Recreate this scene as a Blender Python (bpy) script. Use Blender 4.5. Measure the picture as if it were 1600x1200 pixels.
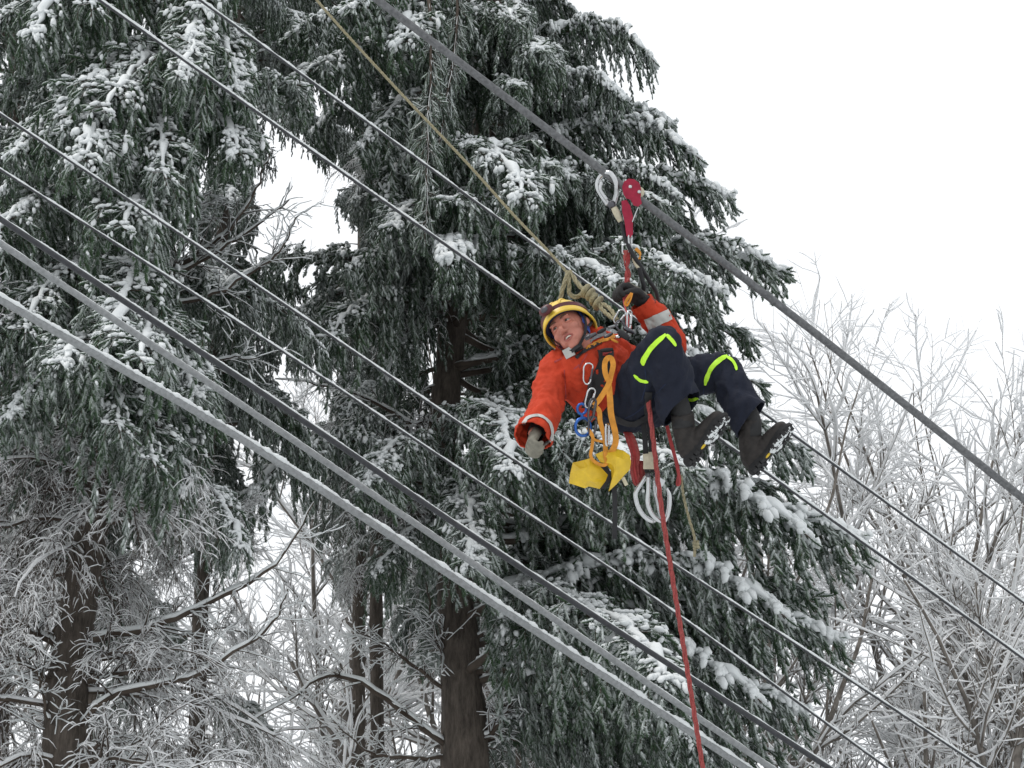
import bpy, bmesh, math, random
import numpy as np
from mathutils import Vector, Matrix, Euler
from math import radians as R

# ------------------------------------------------------------------ camera, sky, sun, exposure
for o in list(bpy.data.objects):
    bpy.data.objects.remove(o)
SC = bpy.context.scene
COL = SC.collection
PITCH = R(25.0)
FPX = 2600.0                       # focal length in photograph pixels (1600 wide)
CAMP = np.array([0.0, 0.0, 1.6])
cam = bpy.data.cameras.new('camera')
cam.sensor_width = 36.0
cam.lens = 36.0 * FPX / 1600.0
cam.clip_end = 2000.0
camo = bpy.data.objects.new('camera', cam)
COL.objects.link(camo)
camo.location = CAMP
camo.rotation_euler = (R(90) + PITCH, 0, 0)
SC.camera = camo

world = bpy.data.worlds.new('World')
SC.world = world
world.use_nodes = True
nt = world.node_tree
nt.nodes.clear()
w_out = nt.nodes.new('ShaderNodeOutputWorld')
w_bg = nt.nodes.new('ShaderNodeBackground')
w_sky = nt.nodes.new('ShaderNodeTexSky')
w_sky.sky_type = 'NISHITA'
w_sky.sun_disc = False
SUN_EL, SUN_AZ = R(62), R(250)
w_sky.sun_elevation = SUN_EL
w_sky.sun_rotation = SUN_AZ
w_sky.dust_density = 6.0
w_mix = nt.nodes.new('ShaderNodeMixRGB')        # closed cloud cover: an even white overcast over the blue
w_mix.inputs[0].default_value = 0.93
w_mix.inputs[2].default_value = (7.3, 7.45, 7.6, 1)
nt.links.new(w_sky.outputs[0], w_mix.inputs[1])
nt.links.new(w_mix.outputs[0], w_bg.inputs[0])
w_bg.inputs[1].default_value = 0.13
nt.links.new(w_bg.outputs[0], w_out.inputs[0])

sun = bpy.data.lights.new('sun', 'SUN')
sun.energy = 1.2
sun.angle = R(14)
sun.color = (1.0, 0.97, 0.93)
suno = bpy.data.objects.new('sun', sun)
COL.objects.link(suno)
sd = Vector((math.sin(SUN_AZ) * math.cos(SUN_EL), math.cos(SUN_AZ) * math.cos(SUN_EL), math.sin(SUN_EL)))
suno.rotation_euler = sd.to_track_quat('Z', 'Y').to_euler()
suno.location = (0, 0, 40)

SC.view_settings.view_transform = 'Standard'
SC.view_settings.look = 'None'
SC.view_settings.gamma = 1.0
SC.view_settings.use_curve_mapping = False
SC.view_settings.exposure = 0.32
SC.render.engine = 'CYCLES'
SC.cycles.max_bounces = 10
SC.cycles.diffuse_bounces = 9
SC.cycles.glossy_bounces = 2
SC.cycles.transmission_bounces = 3

# ------------------------------------------------------------------ helpers
cF = np.array([0, math.cos(PITCH), math.sin(PITCH)])
cU = np.array([0, -math.sin(PITCH), math.cos(PITCH)])
cR = np.array([1.0, 0, 0])

def ray(px, py):
    return cF + cR * ((px - 800.0) / FPX) + cU * ((600.0 - py) / FPX)

def P(px, py, d):                  # point at a distance d in front of the camera
    return CAMP + ray(px, py) * d

def at(px, py, Y):                 # point standing at ground distance Y
    r = ray(px, py)
    return CAMP + r * (Y / r[1])

def camdir(x, y, z):               # right, up, towards the viewer
    v = cR * x + cU * y - cF * z
    return v / np.linalg.norm(v)

def tag(o, label=None, cat=None, group=None, kind=None):
    if label: o['label'] = label
    if cat: o['category'] = cat
    if group: o['group'] = group
    if kind: o['kind'] = kind
    return o

def link(o, parent=None):
    COL.objects.link(o)
    if parent is not None:
        o.parent = parent
    return o

def empty(name, loc=(0, 0, 0)):
    o = bpy.data.objects.new(name, None)
    o.location = loc
    o.empty_display_size = 0.1
    COL.objects.link(o)
    return o

class MB:
    """collects triangle arrays; build() makes one mesh object"""
    def __init__(self):
        self.v, self.f, self.m, self.s, self.n = [], [], [], [], 0
    def add(self, v, f, mat=0, smooth=True):
        v = np.asarray(v, dtype=np.float64).reshape(-1, 3)
        f = np.asarray(f, dtype=np.int64).reshape(-1, 3)
        self.v.append(v); self.f.append(f + self.n)
        self.m.append(np.full(len(f), mat, dtype=np.int32))
        self.s.append(np.full(len(f), smooth, dtype=bool))
        self.n += len(v)
    def mesh(self, name, mats):
        v = np.concatenate(self.v); f = np.concatenate(self.f)
        me = bpy.data.meshes.new(name)
        me.vertices.add(len(v)); me.vertices.foreach_set('co', v.astype(np.float32).ravel())
        me.loops.add(len(f) * 3); me.loops.foreach_set('vertex_index', f.astype(np.int32).ravel())
        me.polygons.add(len(f))
        me.polygons.foreach_set('loop_start', np.arange(0, len(f) * 3, 3, dtype=np.int32))
        me.polygons.foreach_set('loop_total', np.full(len(f), 3, dtype=np.int32))
        me.polygons.foreach_set('material_index', np.concatenate(self.m))
        me.polygons.foreach_set('use_smooth', np.concatenate(self.s))
        for m in mats: me.materials.append(m)
        me.update(calc_edges=True)
        return me
    def build(self, name, mats, parent=None, loc=None):
        if not isinstance(mats, (list, tuple)): mats = [mats]
        if loc is not None:
            loc = np.asarray(loc, float)
            self.v = [a - loc for a in self.v]
        o = bpy.data.objects.new(name, self.mesh(name, mats))
        if loc is not None and parent is None: o.location = loc
        return link(o, parent)

def unit(a):
    return a / np.maximum(np.linalg.norm(a, axis=-1, keepdims=True), 1e-9)

def tube_faces(N, K, S, cap=True):
    i = np.arange(K - 1)[:, None]; j = np.arange(S)[None, :]
    a = i * S + j; b = i * S + (j + 1) % S; c = a + S; d = b + S
    f = np.concatenate([np.stack([a, b, d], -1).reshape(-1, 3), np.stack([a, d, c], -1).reshape(-1, 3)])
    if cap and S >= 3:
        k = np.arange(1, S - 1)
        f = np.concatenate([f, np.stack([np.zeros_like(k), k + 1, k], -1),
                            np.stack([np.full_like(k, (K - 1) * S), (K - 1) * S + k, (K - 1) * S + k + 1], -1)])
    return (f[None] + (np.arange(N) * K * S)[:, None, None]).reshape(-1, 3)

def tubes(mb, paths, radii, S=5, mat=0, squash=None, rough=0.0, rng=None, smooth=True, cap=True):
    """paths (N,K,3), radii (N,K): N round tubes"""
    paths = np.asarray(paths, float)
    if paths.ndim == 2: paths = paths[None]
    N, K, _ = paths.shape
    radii = np.broadcast_to(np.asarray(radii, float), (N, K))
    t = unit(np.gradient(paths, axis=1))
    mean = unit(paths[:, -1] - paths[:, 0] + 1e-9)
    ref = np.where(np.abs(mean[:, 2:3]) > 0.8, np.array([[1.0, 0, 0]]), np.array([[0, 0, 1.0]]))
    u = unit(np.cross(t, ref[:, None, :])); w = np.cross(u, t)
    ang = np.arange(S) / S * 2 * np.pi
    ca, sa = np.cos(ang), np.sin(ang)
    r = radii[:, :, None]
    if rough: r = r * (1 + rough * (rng.random((N, K, S)) - 0.5) * 2)
    sq = 1.0 if squash is None else squash
    v = paths[:, :, None, :] + (r * ca)[..., None] * u[:, :, None, :] + (r * sa * sq)[..., None] * w[:, :, None, :]
    mb.add(v.reshape(-1, 3), tube_faces(N, K, S, cap), mat, smooth)

def spline(pts, n):
    """Catmull-Rom through pts (any dimension), n samples"""
    p = np.asarray(pts, float)
    if len(p) == 2:
        return p[0] + (p[1] - p[0]) * np.linspace(0, 1, n)[:, None]
    q = np.concatenate([[2 * p[0] - p[1]], p, [2 * p[-1] - p[-2]]])
    s = np.linspace(0, len(p) - 1 - 1e-9, n); i = s.astype(int); t = (s - i)[:, None]
    a, b, c, d = q[i], q[i + 1], q[i + 2], q[i + 3]
    return 0.5 * (2 * b + (c - a) * t + (2 * a - 5 * b + 4 * c - d) * t ** 2 + (3 * b - a - 3 * c + d) * t ** 3)

_ICO = {}
def ico(sub):
    if sub not in _ICO:
        bm = bmesh.new(); bmesh.ops.create_icosphere(bm, subdivisions=sub, radius=1)
        bm.verts.ensure_lookup_table()
        _ICO[sub] = (np.array([v.co[:] for v in bm.verts]), np.array([[v.index for v in f.verts] for f in bm.faces]))
        bm.free()
    return _ICO[sub]

def blobs(mb, pos, rad, rng, sub=1, mat=0, rough=0.25, axes=None):
    """pos (N,3), rad (N,3): lumpy ellipsoids; axes optional (N,3,3) rows"""
    V, F = ico(sub)
    N = len(pos)
    v = V[None] * (1 + rough * (rng.random((N, len(V), 1)) - 0.5) * 2) * rad[:, None, :]
    if axes is not None: v = np.einsum('nki,nij->nkj', v, axes)
    v = v + pos[:, None, :]
    f = (F[None] + (np.arange(N) * len(V))[:, None, None]).reshape(-1, 3)
    mb.add(v.reshape(-1, 3), f, mat, True)

# ------------------------------------------------------------------ materials
MATS = {}
def newmat(name):
    m = bpy.data.materials.new(name); m.use_nodes = True
    MATS[name] = m
    n = m.node_tree
    b = n.nodes['Principled BSDF']
    return m, n, b

def simple(name, col, rough=0.6, metal=0.0, var=0.12, scale=30.0, bump=0.0, bscale=120.0, spec=0.4):
    m, n, b = newmat(name)
    tc = n.nodes.new('ShaderNodeTexCoord')
    nz = n.nodes.new('ShaderNodeTexNoise'); nz.inputs['Scale'].default_value = scale; nz.inputs['Detail'].default_value = 5
    n.links.new(tc.outputs['Object'], nz.inputs['Vector'])
    rp = n.nodes.new('ShaderNodeValToRGB')
    c = np.array(col)
    rp.color_ramp.elements[0].color = (*np.clip(c * (1 - var * 2), 0, 1), 1); rp.color_ramp.elements[0].position = 0.3
    rp.color_ramp.elements[1].color = (*np.clip(c * (1 + var), 0, 1), 1); rp.color_ramp.elements[1].position = 0.7
    n.links.new(nz.outputs[0], rp.inputs[0]); n.links.new(rp.outputs[0], b.inputs['Base Color'])
    b.inputs['Roughness'].default_value = rough; b.inputs['Metallic'].default_value = metal
    b.inputs['Specular IOR Level'].default_value = spec
    if bump:
        n2 = n.nodes.new('ShaderNodeTexNoise'); n2.inputs['Scale'].default_value = bscale; n2.inputs['Detail'].default_value = 4
        n.links.new(tc.outputs['Object'], n2.inputs['Vector'])
        bp = n.nodes.new('ShaderNodeBump'); bp.inputs['Strength'].default_value = bump; bp.inputs['Distance'].default_value = 0.01
        n.links.new(n2.outputs[0], bp.inputs['Height']); n.links.new(bp.outputs[0], b.inputs['Normal'])
    return m

def snowy(name, cols, lo, hi, nscale=9.0, namp=0.7, rough=0.8, snow=(0.80, 0.83, 0.84), cscale=6.0, bump=0.0, patch=0.0):
    """a surface of two mingled colours that carries lying snow where it faces up"""
    m, n, b = newmat(name)
    L = n.links.new
    tc = n.nodes.new('ShaderNodeTexCoord')
    nz = n.nodes.new('ShaderNodeTexNoise'); nz.inputs['Scale'].default_value = cscale; nz.inputs['Detail'].default_value = 4
    if bump:
        mpc = n.nodes.new('ShaderNodeMapping'); mpc.inputs['Scale'].default_value = (1, 1, 0.22)
        L(tc.outputs['Object'], mpc.inputs[0]); L(mpc.outputs[0], nz.inputs['Vector']); nz.inputs['Detail'].default_value = 9; nz.inputs['Roughness'].default_value = 0.75
    else: L(tc.outputs['Object'], nz.inputs['Vector'])
    rp = n.nodes.new('ShaderNodeValToRGB')
    rp.color_ramp.elements[0].color = (*cols[0], 1); rp.color_ramp.elements[0].position = 0.35
    rp.color_ramp.elements[1].color = (*cols[1], 1); rp.color_ramp.elements[1].position = 0.65
    L(nz.outputs[0], rp.inputs[0])
    geo = n.nodes.new('ShaderNodeNewGeometry'); sep = n.nodes.new('ShaderNodeSeparateXYZ')
    L(geo.outputs['Normal'], sep.inputs[0])
    n2 = n.nodes.new('ShaderNodeTexNoise'); n2.inputs['Scale'].default_value = nscale; n2.inputs['Detail'].default_value = 6
    n2.inputs['Roughness'].default_value = 0.7
    L(tc.outputs['Object'], n2.inputs['Vector'])
    ma = n.nodes.new('ShaderNodeMath'); ma.operation = 'MULTIPLY_ADD'
    L(n2.outputs[0], ma.inputs[0]); ma.inputs[1].default_value = namp * 2; ma.inputs[2].default_value = -namp
    ad = n.nodes.new('ShaderNodeMath'); ad.operation = 'ADD'
    L(ma.outputs[0], ad.inputs[0]); L(sep.outputs[2], ad.inputs[1])
    if patch:
        n4 = n.nodes.new('ShaderNodeTexNoise'); n4.inputs['Scale'].default_value = 2.3; n4.inputs['Detail'].default_value = 3
        L(geo.outputs['Position'], n4.inputs['Vector'])
        m4 = n.nodes.new('ShaderNodeMath'); m4.operation = 'MULTIPLY_ADD'
        L(n4.outputs[0], m4.inputs[0]); m4.inputs[1].default_value = patch * 2; m4.inputs[2].default_value = -patch
        a4 = n.nodes.new('ShaderNodeMath'); a4.operation = 'ADD'; L(ad.outputs[0], a4.inputs[0]); L(m4.outputs[0], a4.inputs[1]); ad = a4
    mr = n.nodes.new('ShaderNodeMapRange'); mr.inputs[1].default_value = lo; mr.inputs[2].default_value = hi
    L(ad.outputs[0], mr.inputs[0])
    mx = n.nodes.new('ShaderNodeMixRGB'); L(mr.outputs[0], mx.inputs[0]); L(rp.outputs[0], mx.inputs[1])
    mx.inputs[2].default_value = (*snow, 1)
    L(mx.outputs[0], b.inputs['Base Color'])
    b.inputs['Roughness'].default_value = rough; b.inputs['Specular IOR Level'].default_value = 0.2
    if bump:
        n3 = n.nodes.new('ShaderNodeTexNoise'); n3.inputs['Scale'].default_value = 25; n3.inputs['Detail'].default_value = 8
        mp = n.nodes.new('ShaderNodeMapping'); mp.inputs['Scale'].default_value = (1, 1, 0.3)
        L(tc.outputs['Object'], mp.inputs[0]); L(mp.outputs[0], n3.inputs['Vector'])
        bp = n.nodes.new('ShaderNodeBump'); bp.inputs['Strength'].default_value = bump; bp.inputs['Distance'].default_value = 0.03
        L(n3.outputs[0], bp.inputs['Height']); L(bp.outputs[0], b.inputs['Normal'])
    return m

M_NEEDLE = snowy('spruce_needles', [(0.022, 0.042, 0.024), (0.046, 0.082, 0.040)], -0.38, 1.0, 13.0, 0.75, snow=(0.64, 0.68, 0.68), patch=0.75)
M_NEEDLE2 = snowy('frosted_needles', [(0.036, 0.052, 0.036), (0.062, 0.085, 0.052)], -0.60, 0.95, 13.0, 0.7, snow=(0.66, 0.70, 0.70), patch=0.6)
M_BARK = snowy('spruce_bark', [(0.040, 0.033, 0.028), (0.125, 0.105, 0.088)], 0.62, 1.0, 22.0, 0.75, cscale=22.0, bump=1.0)
M_TWIGBARK = snowy('twig_bark', [(0.050, 0.038, 0.030), (0.085, 0.068, 0.055)], 0.35, 0.8, 12.0, 0.4)
M_GREYBARK = snowy('grey_bark', [(0.11, 0.097, 0.085), (0.20, 0.18, 0.16)], 0.35, 0.8, 6.0, 0.4)
def snowmat(name, col):
    m = simple(name, col, rough=0.7, var=0.03, scale=12, bump=0.25, bscale=60, spec=0.2)
    b = m.node_tree.nodes['Principled BSDF']
    b.inputs['Subsurface Weight'].default_value = 0.0
    return m
M_SNOW = snowmat('snow', (0.66, 0.685, 0.69))
def thin_snow():
    # snow a centimetre or two thick lets daylight through
    m = snowmat('thin_snow', (0.93, 0.94, 0.95)); n = m.node_tree
    t = n.nodes.new('ShaderNodeBsdfTranslucent'); t.inputs[0].default_value = (0.95, 0.955, 0.96, 1)
    x = n.nodes.new('ShaderNodeMixShader'); x.inputs[0].default_value = 0.45
    n.links.new(n.nodes['Principled BSDF'].outputs[0], x.inputs[1]); n.links.new(t.outputs[0], x.inputs[2])
    n.links.new(x.outputs[0], n.nodes['Material Output'].inputs[0])
    return m
M_SNOWTHIN = thin_snow()
M_SNOWGROUND = snowmat('ground_snow', (0.62, 0.64, 0.65))

# ------------------------------------------------------------------ ground
def make_ground():
    rng = np.random.default_rng(3)
    n = 90
    xs = np.concatenate([-np.geomspace(600, 1, n // 2), np.geomspace(1, 600, n // 2)])
    gx, gy = np.meshgrid(xs, xs + 15)
    gz = 0.12 * np.sin(gx * 0.31 + 1) * np.sin(gy * 0.27) + 0.06 * np.sin(gx * 0.9) * np.sin(gy * 1.1 + 2)
    gz = gz - 0.25
    v = np.stack([gx, gy, gz], -1).reshape(-1, 3)
    i, j = np.meshgrid(np.arange(n - 1), np.arange(n - 1))
    a = (j * n + i).ravel()
    f = np.concatenate([np.stack([a, a + 1, a + n + 1], -1), np.stack([a, a + n + 1, a + n], -1)])
    mb = MB(); mb.add(v, f)
    o = mb.build('ground', [M_SNOWGROUND])
    o['kind'] = 'structure'
make_ground()

# ------------------------------------------------------------------ spruce boughs
def finger_template(rng, nneedle=44, S=4):
    """unit twig along +x: rows (x, radial u, radial v)"""
    xs = np.array([0, 0.3, 0.82, 1.0]); rs = np.array([0.5, 1.0, 0.8, 0.15]) * 0.0125
    ang = np.arange(S) / S * 2 * np.pi
    core = np.stack([np.repeat(xs, S), (rs[:, None] * np.cos(ang) * (0.8 + 0.4 * rng.random((4, S)))).ravel(),
                     (rs[:, None] * np.sin(ang) * (0.8 + 0.4 * rng.random((4, S)))).ravel()], -1)
    cf = tube_faces(1, 4, S, False)
    x = np.sort(rng.random(nneedle)) * 0.92 + 0.04
    th = rng.random(nneedle) * 2 * np.pi
    r0 = np.interp(x, xs, rs) * 0.7
    ln = 0.0205 * (0.7 + 0.6 * rng.random(nneedle)) * np.interp(x, [0, .3, 1], [0.8, 1, 0.7])
    d = np.stack([np.full(nneedle, 0.12), np.cos(th), np.sin(th)], -1)
    side = np.stack([np.full(nneedle, 0.020), -np.sin(th) * 0.0016, np.cos(th) * 0.0016], -1)
    base = np.stack([x, r0 * np.cos(th), r0 * np.sin(th)], -1)
    tip = base + np.stack([np.full(nneedle, 0.11), ln * np.cos(th), ln * np.sin(th)], -1)
    nv = np.stack([base - side, base + side, tip], 1).reshape(-1, 3)
    nf = np.arange(nneedle * 3).reshape(-1, 3)
    return core, cf, nv, nf

_fr = np.random.default_rng(5)
FINGERS = [finger_template(_fr) for _ in range(6)]

def fingers(mb, pos, dirs, length, rng, mat, fat=1.0):
    N = len(pos)
    dirs = unit(dirs)
    ref = np.where(np.abs(dirs[:, 2:3]) > 0.9, np.array([[1.0, 0, 0]]), np.array([[0, 0, 1.0]]))
    u = unit(np.cross(dirs, ref)); w = np.cross(dirs, u)
    pick = rng.integers(0, len(FINGERS), N)
    for k, (cv, cf, nv, nf) in enumerate(FINGERS):
        s = np.where(pick == k)[0]
        if not len(s): continue
        for tv, tf, sm in ((cv, cf, True), (nv, nf, False)):
            g = fat * (0.85 + 0.4 * rng.random(len(s)))[:, None, None]
            bend = (tv[None, :, 0:1] ** 2) * length[s][:, None, None] * 0.05 * np.array([0, 0, 1.0])
            v = pos[s][:, None] + tv[None, :, 0:1] * length[s][:, None, None] * dirs[s][:, None] \
                + tv[None, :, 1:2] * g * u[s][:, None] + tv[None, :, 2:3] * g * w[s][:, None] + bend
            f = (tf[None] + (np.arange(len(s)) * len(tv))[:, None, None]).reshape(-1, 3)
            mb.add(v.reshape(-1, 3), f, mat, sm)

def lerp_path(path, t):
    """sample (K,3) path at t in 0..1, with tangents"""
    K = len(path); s = np.clip(t, 0, 1) * (K - 1); i = np.minimum(s.astype(int), K - 2); fr = (s - i)[:, None]
    return path[i] * (1 - fr) + path[i + 1] * fr, unit(path[i + 1] - path[i])

def lerp_paths(paths, idx, t):
    K = paths.shape[1]; s = np.clip(t, 0, 1) * (K - 1); i = np.minimum(s.astype(int), K - 2); fr = (s - i)[:, None]
    a, b = paths[idx, i], paths[idx, i + 1]
    return a * (1 - fr) + b * fr, unit(b - a)

def bough_mesh(seed, L=3.0, rise=0.10, droop=0.38, hang=0.9, nstr=72, spread=0.42, snow=1.0, matN=None, bare=0.15, pw=2.8):
    """a spruce bough along +x with hanging strands of twigs and snow lying on it"""
    rng = np.random.default_rng(seed)
    mb = MB()
    K = 16
    s = np.linspace(0, 1, K)
    ax = np.stack([s * L, np.cumsum(rng.normal(0, 0.02, K)) * L / 3 + 0.12 * L * rng.normal() * s ** 2,
                   L * (rise * s - droop * s ** pw)], -1)
    ax[:, 2] += np.cumsum(rng.normal(0, 0.010, K))
    ax -= ax[0]
    tubes(mb, ax, np.interp(s, [0, 1], [0.012 * L + 0.004, 0.007])[None], 6, 1, rough=0.15, rng=rng)
    # strands
    t = np.sort(bare + (1 - bare) * rng.random(nstr) ** 0.85)
    side = np.where(rng.random(nstr) < 0.5, -1.0, 1.0)
    p0, tg = lerp_path(ax, t)
    wv = unit(np.cross(np.array([0, 0, 1.0]), tg)) * side[:, None]
    env = np.clip(np.minimum((t - bare) / 0.2 + 0.45, (1.08 - t) / 0.26), 0.26, 1)
    lat = spread * env * (0.3 + 0.9 * rng.random(nstr))
    hl = hang * env * (0.25 + 0.9 * rng.random(nstr) ** 1.3)
    d0 = unit(wv * rng.uniform(0.3, 1.0, (nstr, 1)) + tg * rng.uniform(0.35, 0.9, (nstr, 1)) + np.array([0, 0, 1]) * rng.uniform(-0.1, 0.25, (nstr, 1)))
    KS = 9
    tt = np.linspace(0, 1, KS)
    tot = lat + hl
    bendp = lat / tot
    down = unit(np.array([0, 0, -1.0]) + rng.normal(0, 0.10, (nstr, 3)) + tg * 0.12)
    w = np.clip((tt[None, :] - bendp[:, None] * 0.75) / 0.28 + 0.5, 0, 1)
    w = w * w * (3 - 2 * w)
    d = unit(d0[:, None] * (1 - w[..., None]) + down[:, None] * w[..., None] + rng.normal(0, 0.09, (nstr, KS, 3)))
    st = p0[:, None] + np.concatenate([np.zeros((nstr, 1, 3)), np.cumsum(d[:, :-1], 1)], 1) * (tot / (KS - 1))[:, None, None]
    tubes(mb, st, np.linspace(0.0065, 0.003, KS)[None] * np.ones((nstr, 1)), 3, 1)
    # twigs on the strands
    per = np.maximum((tot / 0.046).astype(int), 4)
    idx = np.repeat(np.arange(nstr), per)
    tq = np.concatenate([(np.arange(n) + 0.6 * rng.random(n)) / n for n in per]) * 0.93 + 0.05
    pp, tgn = lerp_paths(st, idx, tq)
    rv = rng.normal(0, 1, (len(idx), 3)); rv -= (rv * tgn).sum(-1, keepdims=True) * tgn; rv = unit(rv)
    horiz = np.clip(1 - np.abs(tgn[:, 2:3]), 0, 1)
    rv = unit(rv * np.array([1, 1, 1.0]) - horiz * rv * np.array([0, 0, 0.75]))
    fd = tgn * rng.uniform(0.7, 1.2, (len(idx), 1)) + rv * rng.uniform(0.2, 0.75, (len(idx), 1)) - np.array([0, 0, 0.35])
    fl = rng.uniform(0.08, 0.19, len(idx)) * (1.1 - 0.4 * tq)
    fingers(mb, pp, fd, fl, rng, 0)
    fingers(mb, st[:, -1], d[:, -1], rng.uniform(0.07, 0.12, nstr), rng, 0)
    # twigs straight on the axis
    na = int(L * 26)
    ta = bare + (1 - bare) * rng.random(na)
    pa, tga = lerp_path(ax, ta)
    fa = tga * 0.6 + rng.normal(0, 0.55, (na, 3)) * np.array([1, 1, 0.2]) - np.array([0, 0, 0.45])
    fingers(mb, pa, fa, rng.uniform(0.08, 0.17, na), rng, 0)
    fingers(mb, ax[-1:], (ax[-1:] - ax[-2:-1]), np.array([0.14]), rng, 0)
    # lying snow: a ridge on the axis and pads on the shoulders of the strands
    if snow > 0:
        KR = 46
        sr = np.linspace(bare * 0.3, 0.985, KR)
        pr, _ = lerp_path(ax, sr)
        rr = (0.012 + 0.058 * rng.random(KR) ** 1.5) * snow * np.interp(sr, [0, .3, 1], [.45, 1, 1])
        rr = np.convolve(rr, [0.25, 0.5, 0.25], 'same') * np.clip(np.minimum(sr * 8, (1 - sr) * 14), 0.15, 1)
        pr = pr + np.array([0, 0, 1.0]) * (0.022 + rr * 0.45)[:, None] + rng.normal(0, 0.010, (KR, 3))
        tubes(mb, pr, rr[None], 7, 2, squash=0.72, rough=0.22, rng=rng)
        nb = int(nstr * 9.0 * snow)
        bi = rng.integers(0, nstr, nb)
        bt = rng.random(nb) * (bendp[bi] * 1.0 + 0.14)
        bp, bg = lerp_paths(st, bi, bt)
        br = rng.uniform(0.010, 0.032, nb) * snow ** 0.7
        bx = unit(bg); by = unit(np.cross(np.array([0, 0, 1.0]), bx) + 1e-6); bz = np.cross(bx, by)
        blobs(mb, bp + rng.normal(0, 0.016, (nb, 3)) * np.array([1, 1, 0.3]) + bz * (br * 0.35)[:, None] + np.array([0, 0, 0.018]), np.stack([br * rng.uniform(0.9, 1.9, nb), br, br * 0.7], -1), rng, 1, 2, 0.25, np.stack([bx, by, bz], 1))
        # small caps that stay on single twigs
        nc = int(len(idx) * 0.13 * snow)
        ci = rng.choice(len(idx), nc, replace=False)
        cd = unit(fd[ci]); cl = fl[ci]
        cr = rng.uniform(0.007, 0.016, nc)
        cx = cd; cy = unit(np.cross(np.array([0, 0, 1.0]), cx) + 1e-6); cz = np.cross(cx, cy)
        blobs(mb, pp[ci] + cd * (cl * rng.uniform(0.2, 0.6, nc))[:, None] + cz * 0.012 + np.array([0, 0, 0.008]),
              np.stack([cr * rng.uniform(1.2, 2.3, nc), cr, cr * 0.7], -1), rng, 1, 2, 0.2, np.stack([cx, cy, cz], 1))
    return mb.mesh('bough', [matN or M_NEEDLE, M_TWIGBARK, M_SNOW])

BOUGHS = [bough_mesh(100 + i, L=3.0, rise=r_, droop=d_, hang=h_, nstr=n_, spread=s_, snow=sn * 0.8)
          for i, (r_, d_, h_, n_, s_, sn) in enumerate([
              (0.12, 0.36, 0.62, 66, 0.38, 1.1), (0.18, 0.46, 0.74, 70, 0.40, 1.2), (0.06, 0.28, 0.52, 62, 0.44, 1.1),
              (0.12, 0.46, 0.95, 74, 0.32, 1.0), (0.20, 0.40, 0.50, 60, 0.46, 1.3), (0.04, 0.34, 0.80, 68, 0.34, 0.9)])]
LADEN = [bough_mesh(150 + i, L=3.0, rise=r_, droop=d_, hang=h_, nstr=n_, spread=s_, snow=sn, pw=4.5)
         for i, (r_, d_, h_, n_, s_, sn) in enumerate([(0.10, 0.24, 0.75, 82, 0.30, 1.9), (0.12, 0.30, 0.85, 84, 0.32, 2.1), (0.08, 0.20, 0.65, 78, 0.32, 1.8)])]
HANGING = [bough_mesh(170 + i, L=3.0, rise=0.05, droop=0.12, hang=0.55, nstr=84, spread=0.34, snow=0.12) for i in range(2)]
SPARSE = [bough_mesh(200 + i, L=3.0, rise=0.05, droop=d_, hang=h_, nstr=40, spread=0.34, snow=0.9, matN=M_NEEDLE2, bare=0.25)
          for i, (d_, h_) in enumerate([(0.35, 0.8), (0.5, 1.1), (0.25, 0.6)])]

# ------------------------------------------------------------------ bare twigs under snow
def grow(paths, radii, n, rng, tmin=0.2, length=(0.3, 0.6), ang=(0.5, 1.0), K=7, up=0.1, wander=0.12, rfac=0.5, rtip=0.35, flat=None, taper=0.5, rmin=0.0015):
    """n children on random parents"""
    N = len(paths)
    plen = np.linalg.norm(np.diff(paths, axis=1), axis=-1).sum(1)
    idx = rng.choice(N, n, p=plen / plen.sum())
    t = tmin + (1 - tmin) * rng.random(n)
    p0, tg = lerp_paths(paths, idx, t)
    KK = radii.shape[1]; rp = radii[idx, np.minimum((t * (KK - 1)).astype(int), KK - 1)]
    rv = rng.normal(0, 1, (n, 3))
    if flat is not None: rv[:, 2] *= flat
    rv -= (rv * tg).sum(-1, keepdims=True) * tg; rv = unit(rv)
    a = rng.uniform(ang[0], ang[1], n)[:, None]
    d = unit(tg * np.cos(a) + rv * np.sin(a))
    ln = rng.uniform(length[0], length[1], n) * (1 - taper * t)
    steps = rng.normal(0, wander, (n, K - 1, 3)).cumsum(1) * 0.6
    u = np.linspace(0, 1, K - 1)[None, :, None]
    dd = unit(d[:, None] + steps + np.array([0, 0, up]) * u * 2)
    pth = np.concatenate([p0[:, None], p0[:, None] + np.cumsum(dd, 1) * (ln / (K - 1))[:, None, None]], 1)
    r0 = np.maximum(rp * rfac, rmin)
    rad = r0[:, None] * np.linspace(1, rtip, K)[None]
    return pth, np.maximum(rad, rmin * 0.8)

def snow_on(mb, paths, radii, thick, rng, S=5, mat=1, keep=0.9, squash=0.8):
    sel = rng.random(len(paths)) < keep
    paths, radii = paths[sel], radii[sel]
    if not len(paths): return
    t = unit(np.gradient(paths, axis=1))
    h = np.sqrt(np.clip(1 - t[..., 2] ** 2, 0, 1))
    rs = (radii * 0.9 + thick * (0.6 + 0.8 * rng.random(radii.shape))) * np.clip((h - 0.25) / 0.5, 0.0, 1)
    rs[:, 0] *= 0.6; rs[:, -1] *= 0.5
    p = paths + np.array([0, 0, 1.0]) * (radii * 0.75 + rs * 0.35)[..., None]
    tubes(mb, p, np.maximum(rs, 0.0008), S, mat, squash=squash, rough=0.15, rng=rng)

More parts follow.
